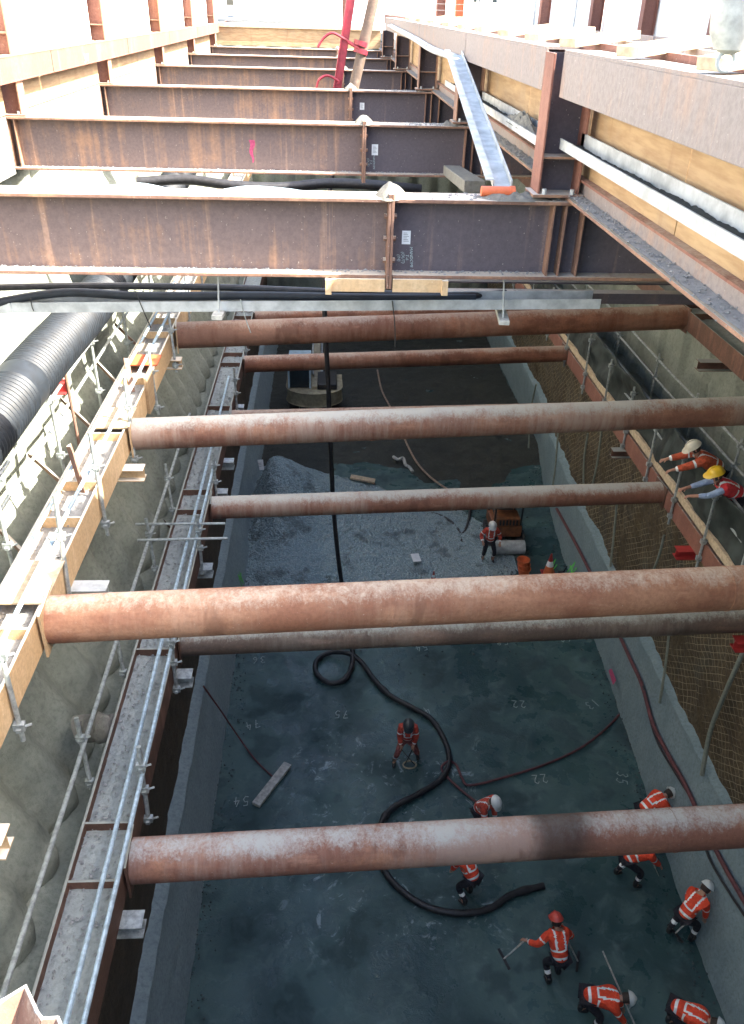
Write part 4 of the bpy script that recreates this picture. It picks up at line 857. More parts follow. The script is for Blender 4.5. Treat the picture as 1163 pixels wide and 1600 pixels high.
# green / pink survey marks
def strokes(lines, M_, wdt, mat, name, label, cat, group=None):
    q = MB()
    for l in lines:
        pp = [M_ @ Vector((x, y, 0)) for x, y in l]; nn = (M_.to_3x3() @ Vector((0, 0, 1))).normalized()
        for a, b in zip(pp, pp[1:]):
            d = (b-a); 
            if d.length > 1e-5: q.bar(a - d.normalized()*wdt*.3, b + d.normalized()*wdt*.3, wdt, .004, up=nn)
    return setp(q.build(name, MT[mat]), label, cat, group)
DG = {'0': [[(.5,1),(.1,.7),(.1,.3),(.5,0),(.8,.3),(.8,.7),(.5,1)]], '1': [[(.4,1),(.45,0)]], '2': [[(.1,.8),(.4,1),(.75,.8),(.6,.5),(.1,.05),(.85,0)]],
      '3': [[(.1,.9),(.5,1),(.75,.8),(.4,.55),(.8,.3),(.5,0),(.1,.1)]], '4': [[(.5,1),(.1,.4),(.85,.45)],[(.65,.75),(.55,0)]], '5': [[(.8,1),(.25,.95),(.2,.55),(.6,.6),(.8,.3),(.5,0),(.1,.08)]],
      '6': [[(.7,1),(.25,.6),(.15,.25),(.5,0),(.8,.25),(.5,.5),(.2,.35)]], '7': [[(.1,.95),(.8,1),(.35,0)],[(.25,.5),(.7,.52)]], '8': [[(.5,.55),(.15,.8),(.5,1),(.8,.8),(.5,.55),(.1,.25),(.5,0),(.85,.25),(.5,.55)]]}
nums = [('54', 657, 1012, 12, 'beside the black hose just below the grey strut'), ('58', 783, 1003, 5, 'under the middle of the grey strut'), ('60', 882, 998, 5, 'under the right part of the grey strut'),
        ('36', 403, 1031, 5, 'near the left kerb below the grey strut'), ('75', 532, 1116, -3, 'below the loop of the black hose'), ('4', 666, 1111, 30, 'touching the black hose'),
        ('22', 809, 1100, -2, 'in the middle right of the slab'), ('13', 924, 1101, 25, 'near the right kerb, slanting'), ('22', 842, 1217, 6, 'right of the worker in the white helmet'), ('35', 972, 1217, 70, 'low on the right, turned sideways'),
        ('74', 393, 1133, 20, 'far left by the thin red line'), ('54', 375, 1252, 5, 'left of the timber plank')]
for s_, px, py, rot, l in nums:
    c = P(px, py, z=.012); Mx = Matrix.Translation(c) @ Matrix.Rotation(R_(180+rot), 4, 'Z') @ Matrix.Scale(.22, 4)
    lines = []
    for i, ch in enumerate(s_):
        for st in DG[ch]: lines.append([(x*.75 + i - len(s_)/2, y*1.25 - .6) for x, y in st])
    strokes(lines, Mx, .021, 'chalk', 'painted_number', 'white painted {} on the slab, {}'.format(s_, l), 'painted number', 'painted numbers on the slab')
# numbers and marks on walls
c = P(660, 640, X=-4)
for k, (px, py, hh) in enumerate(((868, 884, .6), (373, 905, .5), (898, 889, .5))):
    c = P(px, py, z=.5) if px < 500 else kerbpt(px, py)
    nrm = Vector((-1, 0, .3)) if px > 500 else Vector((1, 0, .3)); Mx = Matrix.Translation(c + nrm*.08) @ (Vector((0, 0, 1)).rotation_difference(nrm)).to_matrix().to_4x4() @ Matrix.Rotation(R_(90 if px > 500 else 90), 4, 'Z')
    strokes([[(-.25, -.2), (-.1, .3), (.05, -.25), (.2, .3)], [(-.2, .1), (.25, .05)]], Mx @ Matrix.Scale(.9, 4), .05, 'green_sp', 'survey_mark', ['green spray scrawl on the right kerb beside the red cone', 'green spray scrawl at the foot of the left wall by the gravel', 'small green spray scrawl on the right kerb past the cone'][k], 'paint mark')
c = kerbpt(960, 1060); Mx = Matrix.Translation(c + Vector((-.08, 0, .02))) @ (Vector((0, 0, 1)).rotation_difference(Vector((-1, 0, .3)))).to_matrix().to_4x4()
strokes([[(0, -.2), (.05, .25)], [(.08, -.2), (.1, .2)]], Mx, .1, 'pink', 'survey_mark', 'pink spray patch on the right kerb below the grey strut', 'paint mark')
# shotcrete wall numbers
for k, (s_, px, py, X_) in enumerate((('108', 226, 787, -4.1), ('106', 232, 780, -4.1))[:1]):
    c = P(px, py, X=-4.05); Mx = Matrix.Translation(c) @ Matrix.Rotation(R_(90), 4, 'Y') @ Matrix.Rotation(R_(90), 4, 'Z') @ Matrix.Rotation(R_(10), 4, 'Z') @ Matrix.Scale(.22, 4)
    lines = []
    for i, ch in enumerate(s_):
        for st in DG[ch]: lines.append([(x*.75 + i - 1.5, y*1.25 - .6) for x, y in st])
    strokes(lines, Mx, .02, 'chalk', 'painted_number', 'faint white number 108 on the left pile wall below the pale strut', 'painted number')
c = P(964, 545, X=8.93); Mx = Matrix.Translation(c) @ Matrix.Rotation(R_(-90), 4, 'Y') @ Matrix.Rotation(R_(-90), 4, 'Z') @ Matrix.Scale(.3, 4)
lines = []
for i, ch in enumerate('66'):
    for st in DG[ch]: lines.append([(x*.75 + i - 1, y*1.25 - .6) for x, y in st])
strokes(lines, Mx, .03, 'chalk', 'painted_number', 'white number on the green right wall above the walkway', 'painted number')
# near-corner folded sheet, close to the camera
zz = [(-40, 1592), (0, 1566), (40, 1541), (58, 1582), (66, 1592), (90, 1590), (110, 1640)]
top = [P(*p, H=3.0) for p in zz]
t = thing('folded_sheet', 'pale edge of a rusty folded steel sheet poking into the bottom left corner', 'steel sheet', top[0])
q = MB(); dn = Vector((-.15, -.25, -.5))
for a, b in zip(top, top[1:]): q.add([a, b, b + dn, a + dn], [(0, 1, 2, 3)])
o = q.build('sheet', MT['flange_rust'], t); o.modifiers.new('t', 'SOLIDIFY').thickness = .006
q = MB(); q.tube(top, .007, 6); q.build('capping', MT['dust_pale'], t)
# grey lifting gear in the top right corner
c = P(1150, 25, Y=3.2); t = thing('hook_block', 'grey dusty hook block with a shackle at the top right corner', 'hook block', c)
q = MB(); q.lathe(c, [(.015, -.115), (.05, -.10), (.075, -.05), (.085, .02), (.08, .09), (.05, .2), (.04, .3)], 24); q.build('weight', MT['timber_grey'], t, smooth=True)
q = MB(); q.tube([c + Vector((.03*math.cos(a), 0, -.135 + .03*math.sin(a))) for a in [i*.5 for i in range(13)]], .008, 8); q.build('shackle', MT['galv'], t, smooth=True)
q = MB(); q.tube([c + Vector((0, 0, .3)), c + Vector((0, 0, 6))], .02, 8); q.build('rope', MT['black'], t)
# ------------------------------------------------------------------ excavator (rear towards the viewer) and compact machine
def track(t, x, y0, y1, w_, h_, z0=0):
    q = MB(); prof = []
    r = h_/2; n = 12
    for i in range(n+1): a = -math.pi/2 - math.pi*i/n; prof.append((y0 + r + r*math.cos(a), z0 + r + r*math.sin(a)))
    for i in range(n+1): a = math.pi/2 - math.pi*i/n; prof.append((y1 - r + r*math.cos(a), z0 + r + r*math.sin(a)))
    N = len(prof); vs = [(x-w_/2, a, b) for a, b in prof] + [(x+w_/2, a, b) for a, b in prof]
    q.add(vs, [tuple(range(N)), tuple(range(N, 2*N))[::-1]] + [(i, i+N, (i+1) % N+N, (i+1) % N) for i in range(N)])
    L_ = y1-y0-2*r
    for k in range(int(L_/.16)):
        yy = y0 + r + .08 + k*.16
        for zq in (z0+h_, z0): q.box((x-w_/2-.01, yy-.03, zq-.004), (x+w_/2+.01, yy+.03, zq+.03 if zq > z0 else zq+.002))
    q.build('track', MT['black'], t)
def excavator(c, s=1.0):
    t = thing('excavator', 'small yellow excavator with a pale blue cab far down the pit', 'excavator', c)
    V = lambda x, y, z: c + Vector((x, y, z))*s
    for sx in (-.95, .95): 
        q = MB(); track(t, c.x + sx*s, c.y-1.4*s, c.y+1.9*s, .42*s, .62*s, c.z)
    q = MB(); q.lathe(V(0, .1, .62), [(.6*s, 0), (.6*s, .25*s)], 20); q.build('turntable', MT['black'], t)
    q = MB(); out = [(-1.25, .9), (-1.28, -.5)] + [(-1.28*math.cos(a), -.5 - .95*math.sin(a)) for a in [i*math.pi/14 for i in range(1, 14)]] + [(1.28, -.5), (1.25, .9)]
    N = len(out); vs = [V(a, b, .90) for a, b in out] + [V(a, b, 1.55) for a, b in out]; q.add(vs, [tuple(range(N)), tuple(range(N, 2*N))[::-1]] + [(i, (i+1) % N, (i+1) % N+N, i+N) for i in range(N)]); q.build('counterweight', MT['yellow'], t, bevel=.05)
    q = MB().box(V(.15, -.95, 1.56), V(1.05, .7, 1.82)); q.build('engine_cover', MT['black'], t, bevel=.04)
    q = MB().box(V(-.1, -.9, 1.56), V(.14, .2, 1.7)); q.build('hatch', MT['yellow'], t)
    q = MB().box(V(-1.15, -.75, 1.56), V(-.2, .95, 2.65)); cb = q.build('cab', MT['glass'], t, bevel=.03)
    q = MB().box(V(-1.2, -.8, 2.655), V(-.15, 1.0, 2.76)); q.build('roof', MT['cabpaint'], cb, bevel=.03)
    for x in (-1.18, -.2):
        for y in (-.78, .92): q = MB().box(V(x-.03, y-.03, 1.56), V(x+.05, y+.05, 2.65)); q.build('pillar', MT['cabpaint'], cb)
    q = MB(); q.box(V(-.9, -.5, 2.765), V(-.6, -.2, 2.80)); q.build('hatch', MT['glass'], cb)
    q = MB(); pts = [V(.12, .6, 1.5), V(.14, 1.6, 3.0), V(.14, 3.0, 3.5), V(.12, 4.6, 2.9)]
    for a, b in zip(pts, pts[1:]): q.bar(a, b, .32*s, .38*s)
    q.build('boom', MT['yellow'], t, bevel=.02)
    q = MB(); q.bar(V(.12, 4.6, 3.0), V(.12, 4.0, 1.0), .24*s, .26*s); q.build('stick', MT['yellow'], t, bevel=.02)
    q = MB(); q.grid(lambda u, v: V(-.35 + .95*u, 4.0 - .5*math.sin(v*3.0)+.1, .9 - .75*v + .1), 4, 10); o = q.build('bucket', MT['black'], t); o.modifiers.new('t', 'SOLIDIFY').thickness = .04
    q = MB(); q.tube([V(.35, .6, 1.7), V(.35, 2.0, 3.2)], .06*s, 8); q.tube([V(-.06, .6, 1.7), V(-.06, 2.0, 3.2)], .06*s, 8); q.build('ram', MT['galv'], t)
    return t
excavator(P(492, 655, z=0) + Vector((0, .6, .1)), .98)
def compact(c):
    t = thing('mini_loader', 'compact orange tracked machine standing behind the worker near the right kerb', 'mini loader', c); V = lambda x, y, z: c + Vector((x, y, z))
    for sx in (-.45, .5): track(t, c.x+sx, c.y-.7, c.y+.8, .26, .42, c.z)
    q = MB().box(V(-.5, -.6, .45), V(.55, .75, .9)); q.build('body', MT['orange_m'], t, bevel=.04)
    q = MB().box(V(-.4, -.62, .91), V(.45, .0, 1.25)); q.build('engine_cover', MT['orange_m'], t, bevel=.05)
    q = MB(); [q.box(V(-.3+.12*i, -.645, .97), V(-.24+.12*i, -.622, 1.18)) for i in range(6)]; q.build('grille', MT['black'], t)
    q = MB().box(V(-.35, .05, .91), V(.4, .6, 1.05)); q.build('seat', MT['black'], t, bevel=.03)
    for x in (-.45, .5):
        q = MB(); q.tube([V(x, -.5, .9), V(x, -.55, 1.75), V(x, .5, 1.8), V(x, .55, .9)], .035, 8); q.build('roll_bar', MT['black'], t, smooth=True)
    q = MB().box(V(-.55, -.6, 1.78), V(.6, .6, 1.83)); q.build('canopy', MT['orange_m'], t, bevel=.02)
    q = MB(); q.tube([V(-.55, -1.0, .28), V(.6, -1.0, .28)], .26, 20); q.build('drum', MT['galv'], t, smooth=True)
    q = MB(); q.tube([V(.62, -1.0, .28), V(.64, -.4, .6)], .04, 8); q.build('drum_arm', MT['black'], t)
compact(P(785, 858, z=0) + Vector((.1, .7, .0)))
# ------------------------------------------------------------------ people
def ik(a, c, l1, l2, pole):
    d = c - a; L_ = min(d.length, (l1+l2)*.999); d = d.normalized(); c = a + d*L_
    x = (l1*l1 - l2*l2 + L_*L_)/(2*L_); h = math.sqrt(max(0, l1*l1 - x*x)); p = pole - d*pole.dot(d); p = p.normalized()
    return a + d*x + p*h, c
def skin(name, verts, edges, rad, root=0, sub=3):
    me = bpy.data.meshes.new(name); me.from_pydata([tuple(v) for v in verts], edges, []); o = bpy.data.objects.new(name, me); SC.collection.objects.link(o)
    m = o.modifiers.new('s', 'SKIN'); m.use_smooth_shade = True
    for i, r in enumerate(rad):
        sv = me.skin_vertices[0].data[i]; sv.radius = (r, r) if not isinstance(r, tuple) else r; sv.use_root = (i == root); 
    b = o.modifiers.new('b', 'SUBSURF'); b.levels = sub; b.render_levels = sub
    bpy.context.view_layer.update()
    out = bpy.data.meshes.new_from_object(o.evaluated_get(bpy.context.evaluated_depsgraph_get())); out.name = name
    bpy.data.objects.remove(o)
    out.polygons.foreach_set('use_smooth', [True]*len(out.polygons)); return out
def seg_t(p, a, b):
    ab = b - a; t = max(0, min(1, (p-a).dot(ab)/ab.length_squared)); return t, (p - a - ab*t).length
def person(label, foot, yaw, lean=20, hip=.90, feet=((-.13, .0), (.13, .0)), hands=((-.25, .35, .9), (.25, .35, .9)), side=0, twist=0, head=(30, 0), jacket='hiviz', trousers='navy', helmet='helm_w', forearm=None, stripes=True, s=1.0, z0=0, vest=False, kneepole=1):
    """local frame: +y is where the person faces; z0 = floor level"""
    t = thing('person', label, 'person', (foot.x, foot.y, z0), rz=R_(yaw), group='site workers')
    WO[t.name] = Vector((0, 0, 0))
    V = Vector
    pel = V((sum(f[0] for f in feet)/2*.6, sum(f[1] for f in feet)/2 - .12*math.sin(R_(lean)), hip))
    Rl = Matrix.Rotation(R_(side), 3, 'Y') @ Matrix.Rotation(-R_(lean), 3, 'X') @ Matrix.Rotation(R_(twist), 3, 'Z')
    up = Rl @ V((0, 0, 1)); rt = Rl @ V((1, 0, 0)); fw = Rl @ V((0, 1, 0))
    bel = pel + up*.20; che = pel + up*.40 + fw*.01; nb = pel + up*.53; 
    Rh = Matrix.Rotation(R_(head[1]), 3, 'Z') @ Matrix.Rotation(-R_(head[0]), 3, 'X'); hu = Rh @ V((0, 0, 1)); hf = Rh @ V((0, 1, 0)); hr = Rh @ V((1, 0, 0))
    nk = nb + (up + hu).normalized()*.07; hc = nk + hu*.11; ht = hc + hu*.08
    vs = []; ed = []; ra = []
    def v(p, r, par=None):
        vs.append(p); ra.append(r); 
        if par is not None: ed.append((par, len(vs)-1))
        return len(vs)-1
    iP = v(pel, .135); iB = v(bel, .125, iP); iC = v(che, .145, iB); iN = v(nb, .075, iC); iK = v(nk, .055, iN); iH = v(hc, .098, iK); iT = v(ht, .078, iH)
    v(hc + hf*.115 - hu*.01, .016, iH)
    J = {}
    for sgn, k in ((-1, 0), (1, 1)):
        sh = che + rt*sgn*.185 + up*.07; hd = V(hands[k])
        el, wr_ = ik(sh, hd, .29, .26, V((sgn*.6, -.7, -.5)))
        J['sh', sgn] = sh; J['el', sgn] = el; J['wr', sgn] = wr_
        a = v(sh, .06, iC); b = v(el, .043, a); c = v(wr_, .030, b)
        fd = (wr_ - el).normalized(); pd = fd.cross(V((0, 0, 1))); pd = pd.normalized() if pd.length > .1 else V((1, 0, 0)); gd = fd.cross(pd).normalized()
        if gd.z > 0: gd = -gd
        pm = v(wr_ + fd*.055, (.040, .020), c)
        for q_, (of, ln_) in enumerate(((-.033, .062), (-.011, .075), (.011, .070), (.033, .052))):
            k0 = v(wr_ + fd*.098 + pd*of, .0095, pm); k1 = v(wr_ + fd*(.098+ln_*.5) + pd*of + gd*.018, .009, k0); v(wr_ + fd*(.098+ln_*.7) + pd*of + gd*.045, .008, k1)
        tq = v(wr_ + fd*.045 + pd*sgn*-.045 + gd*.01, .011, pm); v(wr_ + fd*.085 + pd*sgn*-.055 + gd*.03, .009, tq)
        J['hd', sgn] = wr_ + fd*.10
        hp = pel + V((sgn*.095, 0, -.06)); ft = V((feet[k][0], feet[k][1], .09 + (feet[k][2] if len(feet[k]) > 2 else 0)))
        kn, an = ik(hp, ft, .43, .42, V((sgn*.25, 1*kneepole, .1)))
        J['hp', sgn] = hp; J['kn', sgn] = kn; J['an', sgn] = an
        a = v(hp, .085, iP); b = v(kn, .055, a); c = v(an, .040, b); v(an + V((sgn*.02, .12, -.05)), .035, c)
    def put(me, nm, mats, fn=None):
        me.materials.clear()
        for m in mats: me.materials.append(MT[m])
        if fn:
            for p in me.polygons: p.material_index = fn(p.center)
        o = link(bpy.data.objects.new(nm, me)); o.parent = t; WO[o.name] = V((0, 0, 0)); return o
    body = put(skin('body', vs, ed, ra, 0, 1), 'body', ['skin'])
    # jacket
    def garment(nm, nodes, mats, fn=None):
        vv = [n[0] for n in nodes]; rr = [n[1] for n in nodes]; ee = [(n[2], i) for i, n in enumerate(nodes) if n[2] is not None]
        return put(skin(nm, vv, ee, rr), nm, mats, fn)
    nodes = [(pel - up*.10, .185, None), (bel, .165, 0), (che, .180, 1), (nb - up*.02, .105, 2)]
    for sgn in (-1, 1):
        n0 = len(nodes); nodes.append((J['sh', sgn], .095, 2)); 
        if not vest: nodes.append((J['el', sgn], .074, n0)); nodes.append((J['el', sgn].lerp(J['wr', sgn], .93), .058, n0+1))
        else: nodes.append((J['sh', sgn].lerp(J['el', sgn], .18), .080, n0))
    def stripe(c):
        if not stripes: return 0
        best = (9, None, 0)
        for nm_, a, b in [('s', pel, nb)] + [('f', J['el', g], J['wr', g]) for g in (-1, 1)] + [('u', J['sh', g], J['el', g]) for g in (-1, 1)]:
            tt, d = seg_t(c, a, b)
            if nm_ == 's': d -= .09
            else: d -= .02
            if d < best[0]: best = (d, nm_, tt)
        _, nm_, tt = best
        if nm_ == 's':
            u_ = abs((c - pel).dot(rt))
            if .03 < tt < .10 or (.30 < tt < .37): return 1
            return 1 if (tt > .36 and .072 < u_ < .112) else 0
        if nm_ == 'f': return 1 if .72 < tt < .86 else 0
        return 1 if .50 < tt < .62 else 0
    garment('vest' if vest else 'jacket', nodes, [jacket, 'reflect'], stripe)
    if vest:
        for sgn in (-1, 1): garment('sleeve', [(J['sh', sgn], .072, None), (J['el', sgn], .058, 0), (J['el', sgn].lerp(J['wr', sgn], .75), .046, 1)], [vest])
    nodes = [(pel, .145, None)]
    for sgn in (-1, 1):
        n0 = len(nodes); nodes.append((J['hp', sgn], .105, 0)); nodes.append((J['kn', sgn], .075, n0)); nodes.append((J['an', sgn] + V((0, 0, .10)), .062, n0+1))
    def tst(c):
        for g in (-1, 1):
            tt, d = seg_t(c, J['kn', g], J['an', g])
            if d < .11 and .35 < tt < .52: return 1
        return 0
    garment('trousers', nodes, [trousers, 'reflect'], tst)
    for sgn in (-1, 1):
        an = J['an', sgn]; garment('boot', [(an + V((0, 0, .14)), .060, None), (an + V((0, -.02, -.025)), .055, 0), (an + V((sgn*.01, .10, -.045)), .047, 1), (an + V((sgn*.015, .17, -.05)), .040, 2)], ['boot'])
    # head furniture
    def lb(q, nm, mat, par=None): 
        Mh = Matrix((hr, hf, hu)).transposed()
        q.v = [hc + Mh @ p for p in q.v]; me = bpy.data.meshes.new(nm); me.from_pydata([tuple(p) for p in q.v], [], q.f); me.materials.append(MT[mat])
        me.polygons.foreach_set('use_smooth', [True]*len(me.polygons)); me.set_sharp_from_angle(angle=R_(50))
        o = link(bpy.data.objects.new(nm, me)); o.parent = par or t; WO[o.name] = V((0, 0, 0)); return o
    q = MB(); q.lathe((0, 0, 0), [(.165 if i == 0 else .135*math.cos(i/9*math.pi/2)+.002, .045+.125*math.sin(i/9*math.pi/2)) for i in range(10)], 26)
    for i, p in enumerate(q.v):
        if i < 26: q.v[i] = V((p.x*.86, p.y*1.0 + (.055 if p.y > .08 else 0), p.z - (.015 if p.y > .08 else 0)))
        else: q.v[i] = V((p.x*.95, p.y*1.1, p.z))
    h = lb(q, 'helmet', helmet)
    q = MB(); q.bar((0, -.12, .14), (0, .12, .14), .028, .0, up=(0, 0, 1)); q = MB()
    q.tube([(0, -.145*math.cos(a), .05 + .128*math.sin(a)) for a in [math.pi*i/12 for i in range(1, 12)]], .011, 8); lb(q, 'crown_ridge', helmet, h)
    q = MB(); q.lathe((0, -.012, -.02), [(.09, -.055), (.103, -.01), (.105, .06), (.09, .09)], 18)
    q.v = [V((p.x*.95, min(p.y, .045 if p.z < .03 else .2), p.z)) for p in q.v]; lb(q, 'hair', 'hair')
    for sgn in (-1, 1):
        q = MB(); q.lathe((sgn*.036, .088, .0), [(.002, -.012), (.010, -.006), (.010, .006), (.002, .012)], 8); lb(q, 'eye', 'black')
        q = MB(); q.lathe((sgn*.100, .0, -.01), [(.006, -.03), (.014, 0), (.006, .03)], 8); lb(q, 'ear', 'skin')
    q = MB(); q.bar((-.022, .094, -.055), (.022, .094, -.055), .006, .008); lb(q, 'mouth', 'hose_red')
    t.location.z = z0; t['_'] = 0; del t['_']
    Mw = Matrix.Translation(t.location) @ Matrix.Rotation(R_(yaw), 4, 'Z')
    return {k: Mw @ p for k, p in J.items()}
def tool(kind, a, b, label, cat, extra=None):
    a = Vector(a); b = Vector(b); t = thing(kind, label, cat, b)
    q = MB(); q.tube([a, b], .017, 8); q.build('handle', MT['timber_grey'] if kind != 'vibrator' else MT['black'], t, smooth=True)
    d = (b-a); sd_ = d.cross(Vector((0, 0, 1))).normalized()
    if kind in ('rake', 'screed'):
        q = MB(); q.bar(b - sd_*.22, b + sd_*.22, .05, .02); 
        if kind == 'rake': [q.bar(b + sd_*(-.2+.05*i), b + sd_*(-.2+.05*i) + Vector((0, 0, -.05)), .012, .012, up=(0, 1, 0)) for i in range(9)]
        q.build('head', MT['black'], t)
    elif kind == 'shovel':
        dd = d.normalized(); q = MB(); q.grid(lambda u, v: b + sd_*(.12*(2*u-1)*(1-.3*v*v)) + dd*(.28*v) + Vector((0, 0, .03*(2*u-1)**2)), 6, 6); o = q.build('blade', MT['galv'], t, smooth=True); o.modifiers.new('t', 'SOLIDIFY').thickness = .004
        q = MB(); q.tube([a - sd_*.06, a + sd_*.06], .015, 8); q.build('grip', MT['black'], t)
    elif kind == 'vibrator':
        q = MB(); q.tube([b, b + d.normalized()*.35], .035, 12); q.build('poker', MT['galv'], t, smooth=True)
F = lambda x, y: P(x, y, z=0)
# 1 facing the viewer, legs apart, looking down at a tool between the feet
J = person('worker in a dark helmet facing the viewer, legs wide apart on the open slab', F(634, 1180), 176, lean=16, hip=.84, feet=((-.30, .02), (.30, .30)), hands=((-.16, .38, .78), (.16, .38, .76)), head=(42, 0), jacket='hiviz_dull', trousers='dull_trs', helmet='helm_k')
a = (J['hd', -1] + J['hd', 1])/2; b = F(640, 1198) + Vector((0, -.0, .05))
t = thing('hand_float', 'yellow ring tool on two thin rods held by the worker in the dark helmet', 'hand tool', b)
q = MB(); q.tube([J['hd', -1], b + Vector((-.12, 0, .03))], .012, 8); q.tube([J['hd', 1], b + Vector((.12, 0, .03))], .012, 8); q.build('rod', MT['black'], t); q = MB(); q.tube([b + Vector((.17*math.cos(x*.5), .12*math.sin(x*.5), .02)) for x in range(14)], .02, 8); q.build('ring', MT['yellow'], t, smooth=True)
# 2 white helmet, bent to the right, above the near strut
J = person('worker in a white helmet and dark red jacket holding the red hose', F(742, 1300), -140, lean=30, hip=.86, feet=((-.16, -.05), (.16, .22)), hands=((-.12, .42, .78), (.2, .46, .70)), head=(50, 0), jacket='hiviz_dull', helmet='helm_w')
# 3 bent forward facing right above strut
J = person('worker bent low towards the right wall, white helmet just above the near strut', F(1000, 1298), -70, lean=70, hip=.82, feet=((-.18, -.1), (.18, .15)), hands=((-.12, .62, .55), (.12, .75, .5)), head=(75, 0), helmet='helm_w')
tool('shovel', J['hd', -1] + Vector((-.2, 0, .25)), J['hd', 1] + Vector((.6, -.2, -.42)), 'shovel of the worker bent low by the right kerb', 'shovel')
# 4 below the strut
J = person('stooping worker in a red helmet just below the near strut', F(975, 1376), -82, lean=62, hip=.84, feet=((-.17, -.12), (.2, .16)), hands=((-.12, .62, .62), (.16, .66, .60)), head=(60, 0), helmet='helm_r')
tool('shovel', J['hd', -1] + Vector((-.15, .0, .1)), P(1024, 1356, z=.15), 'long handled shovel of the red helmeted stooping worker', 'shovel')
# 5 guiding the hose end
J = person('worker in bright orange red beside the end of the black concrete hose', F(733, 1408), 38, lean=40, hip=.86, feet=((-.15, .0), (.15, .12)), hands=((-.10, .5, .62), (.34, .40, .72)), head=(45, 0), helmet='helm_r', side=0)
# 6 back to the viewer
J = person('worker in a red helmet seen from behind with his left arm reaching out', F(864, 1532), 8, lean=38, hip=.87, feet=((-.12, -.05), (.14, .10)), hands=((-.55, .35, .95), (.30, .50, .92)), head=(30, 0), helmet='helm_r')
tool('rake', J['hd', 1] + Vector((-.1, -.1, .2)), P(903, 1502, z=.05), 'thin dark rake held by the worker seen from behind', 'rake')
tool('rake', J['hd', -1] + Vector((.1, .0, .03)), J['hd', -1] + Vector((-.35, -.15, -.4)), 'short rod in the outstretched hand of the worker seen from behind', 'rod')
# 7 right kerb
J = person('worker in a white helmet beside the lower right kerb with a long rake', F(1056, 1466), -60, lean=42, hip=.84, feet=((-.16, -.05), (.2, .2)), hands=((-.18, .42, .65), (.22, .45, .60)), head=(45, 0), helmet='helm_w')
tool('rake', J['hd', 1] + Vector((.65, .55, .5)), J['hd', -1] + Vector((-.3, -.3, -.5)), 'long handled rake of the worker by the lower right kerb', 'rake')
# 8 bent horizontally
J = person('worker in a white helmet bent flat forward at the bottom of the picture', F(922, 1596), -100, lean=84, hip=.86, feet=((-.16, -.18), (.16, .05)), hands=((-.1, .62, .30), (.16, .66, .28)), head=(78, 0), helmet='helm_w')
tool('screed', P(942, 1486, z=1.0), J['hd', -1] + Vector((.25, -.35, -.28)), 'long thin screed pole of the worker bent flat forward', 'screed')
# 9 cut by the bottom edge
J = person('worker cut off by the bottom edge of the frame, bending away to the lower right', F(1060, 1622), -125, lean=78, hip=.84, feet=((-.16, -.25), (.16, .0)), hands=((-.1, .60, .35), (.16, .66, .30)), head=(75, 0), helmet='helm_w')
# 10 far worker by the machine
J = person('distant worker in a white helmet standing in front of the compact orange machine', F(762, 876), 178, lean=12, hip=.90, feet=((-.16, .05), (.18, .0)), hands=((-.30, .28, .95), (.30, .28, .98)), head=(30, 0), jacket='hiviz_dull', helmet='helm_w')
# 11, 12 onlookers on the walkway
zW = Z(8.2)
p = P(1098, 742, X=7.22); p.y += P(1098, 740, X=6.95).y - P(1114, 685, X=7.1).y - .55
J = person('onlooker in a yellow helmet, red vest and blue sleeves leaning on the walkway rail', Vector((7.24, p.y - .35, 0)), 93, lean=60, hip=.92, feet=((-.14, -.12), (.16, .05)), hands=((-.10, .78, .98), (.16, .80, 1.0)), head=(20, 0), jacket='vest_red', helmet='helm_y', vest='blue_shirt', z0=zW)
J = person('onlooker in a cream helmet and faded orange jacket resting his arms on the walkway rail', Vector((7.28, p.y + .65, 0)), 88, lean=58, hip=.92, feet=((-.14, -.1), (.16, .05)), hands=((-.14, .86, .92), (.2, .88, .98)), head=(35, 0), jacket='hiviz_org', helmet='helm_c', z0=zW)

# ------------------------------------------------------------------ loose crumbs that nobody could count
random.seed(21)
q = MB()
def clod(x, y, z, r):
    n = len(q.v); vs = []
    for a, b, c in ((1,0,0),(-1,0,0),(0,1,0),(0,-1,0),(0,0,1),(0,0,-1)): k = r*random.uniform(.6, 1.3); vs.append((x+a*k, y+b*k, z+c*k*.7))
    q.add(vs, [(0,2,4),(2,1,4),(1,3,4),(3,0,4),(2,0,5),(1,2,5),(3,1,5),(0,3,5)])
for _ in range(1500):
    y = random.uniform(4, 34); clod(random.choice((random.uniform(-3.58, -3.42), random.uniform(-3.55, -3.1))), y, Z(5.775)+.10, random.uniform(.006, .018)*(1 if random.random() < .93 else 1.8))
for _ in range(1800):
    y = random.uniform(4, 26); clod(random.uniform(-2.85, -2.34), y, Z(8.45)+.10, random.uniform(.008, .028))
for y in DY[:3]:
    for _ in range(420): clod(random.uniform(-4.8, 2.2), y - abs(random.gauss(0, .05)) - .02, DB+.04, random.uniform(.006, .02))
    for _ in range(160): clod(random.gauss(1.9, .35), y + random.uniform(-.16, .16), DT+.004, random.uniform(.008, .022))
for _ in range(900): clod(random.gauss(2.42, .06), random.uniform(1, 14), DT+.055, random.uniform(.005, .016))
setp(q.build('mud_crumbs', MT['dust_pale'], origin=(0, 10, Z(5))), 'grey mud crumbs scattered over waling beams and deck beam flanges', 'mud', kind='stuff')
q = MB()
for _ in range(1300):
    y = random.uniform(7, 36); x = toex(y) - abs(random.gauss(0, .25)) if random.random() < .5 else -2.75 + abs(random.gauss(0, .22)); clod(x, y, .01, random.uniform(.01, .04))
for _ in range(3500):
    a = random.uniform(0, 1); y = random.gauss(23.5, 2.0); x = random.gauss(3.5, 1.8); clod(x, y, .02, random.uniform(.015, .05))
setp(q.build('loose_stones', MT['stone'], origin=(0, 20, 0)), 'loose stones along the kerbs and around the gravel spread', 'stones', kind='stuff')

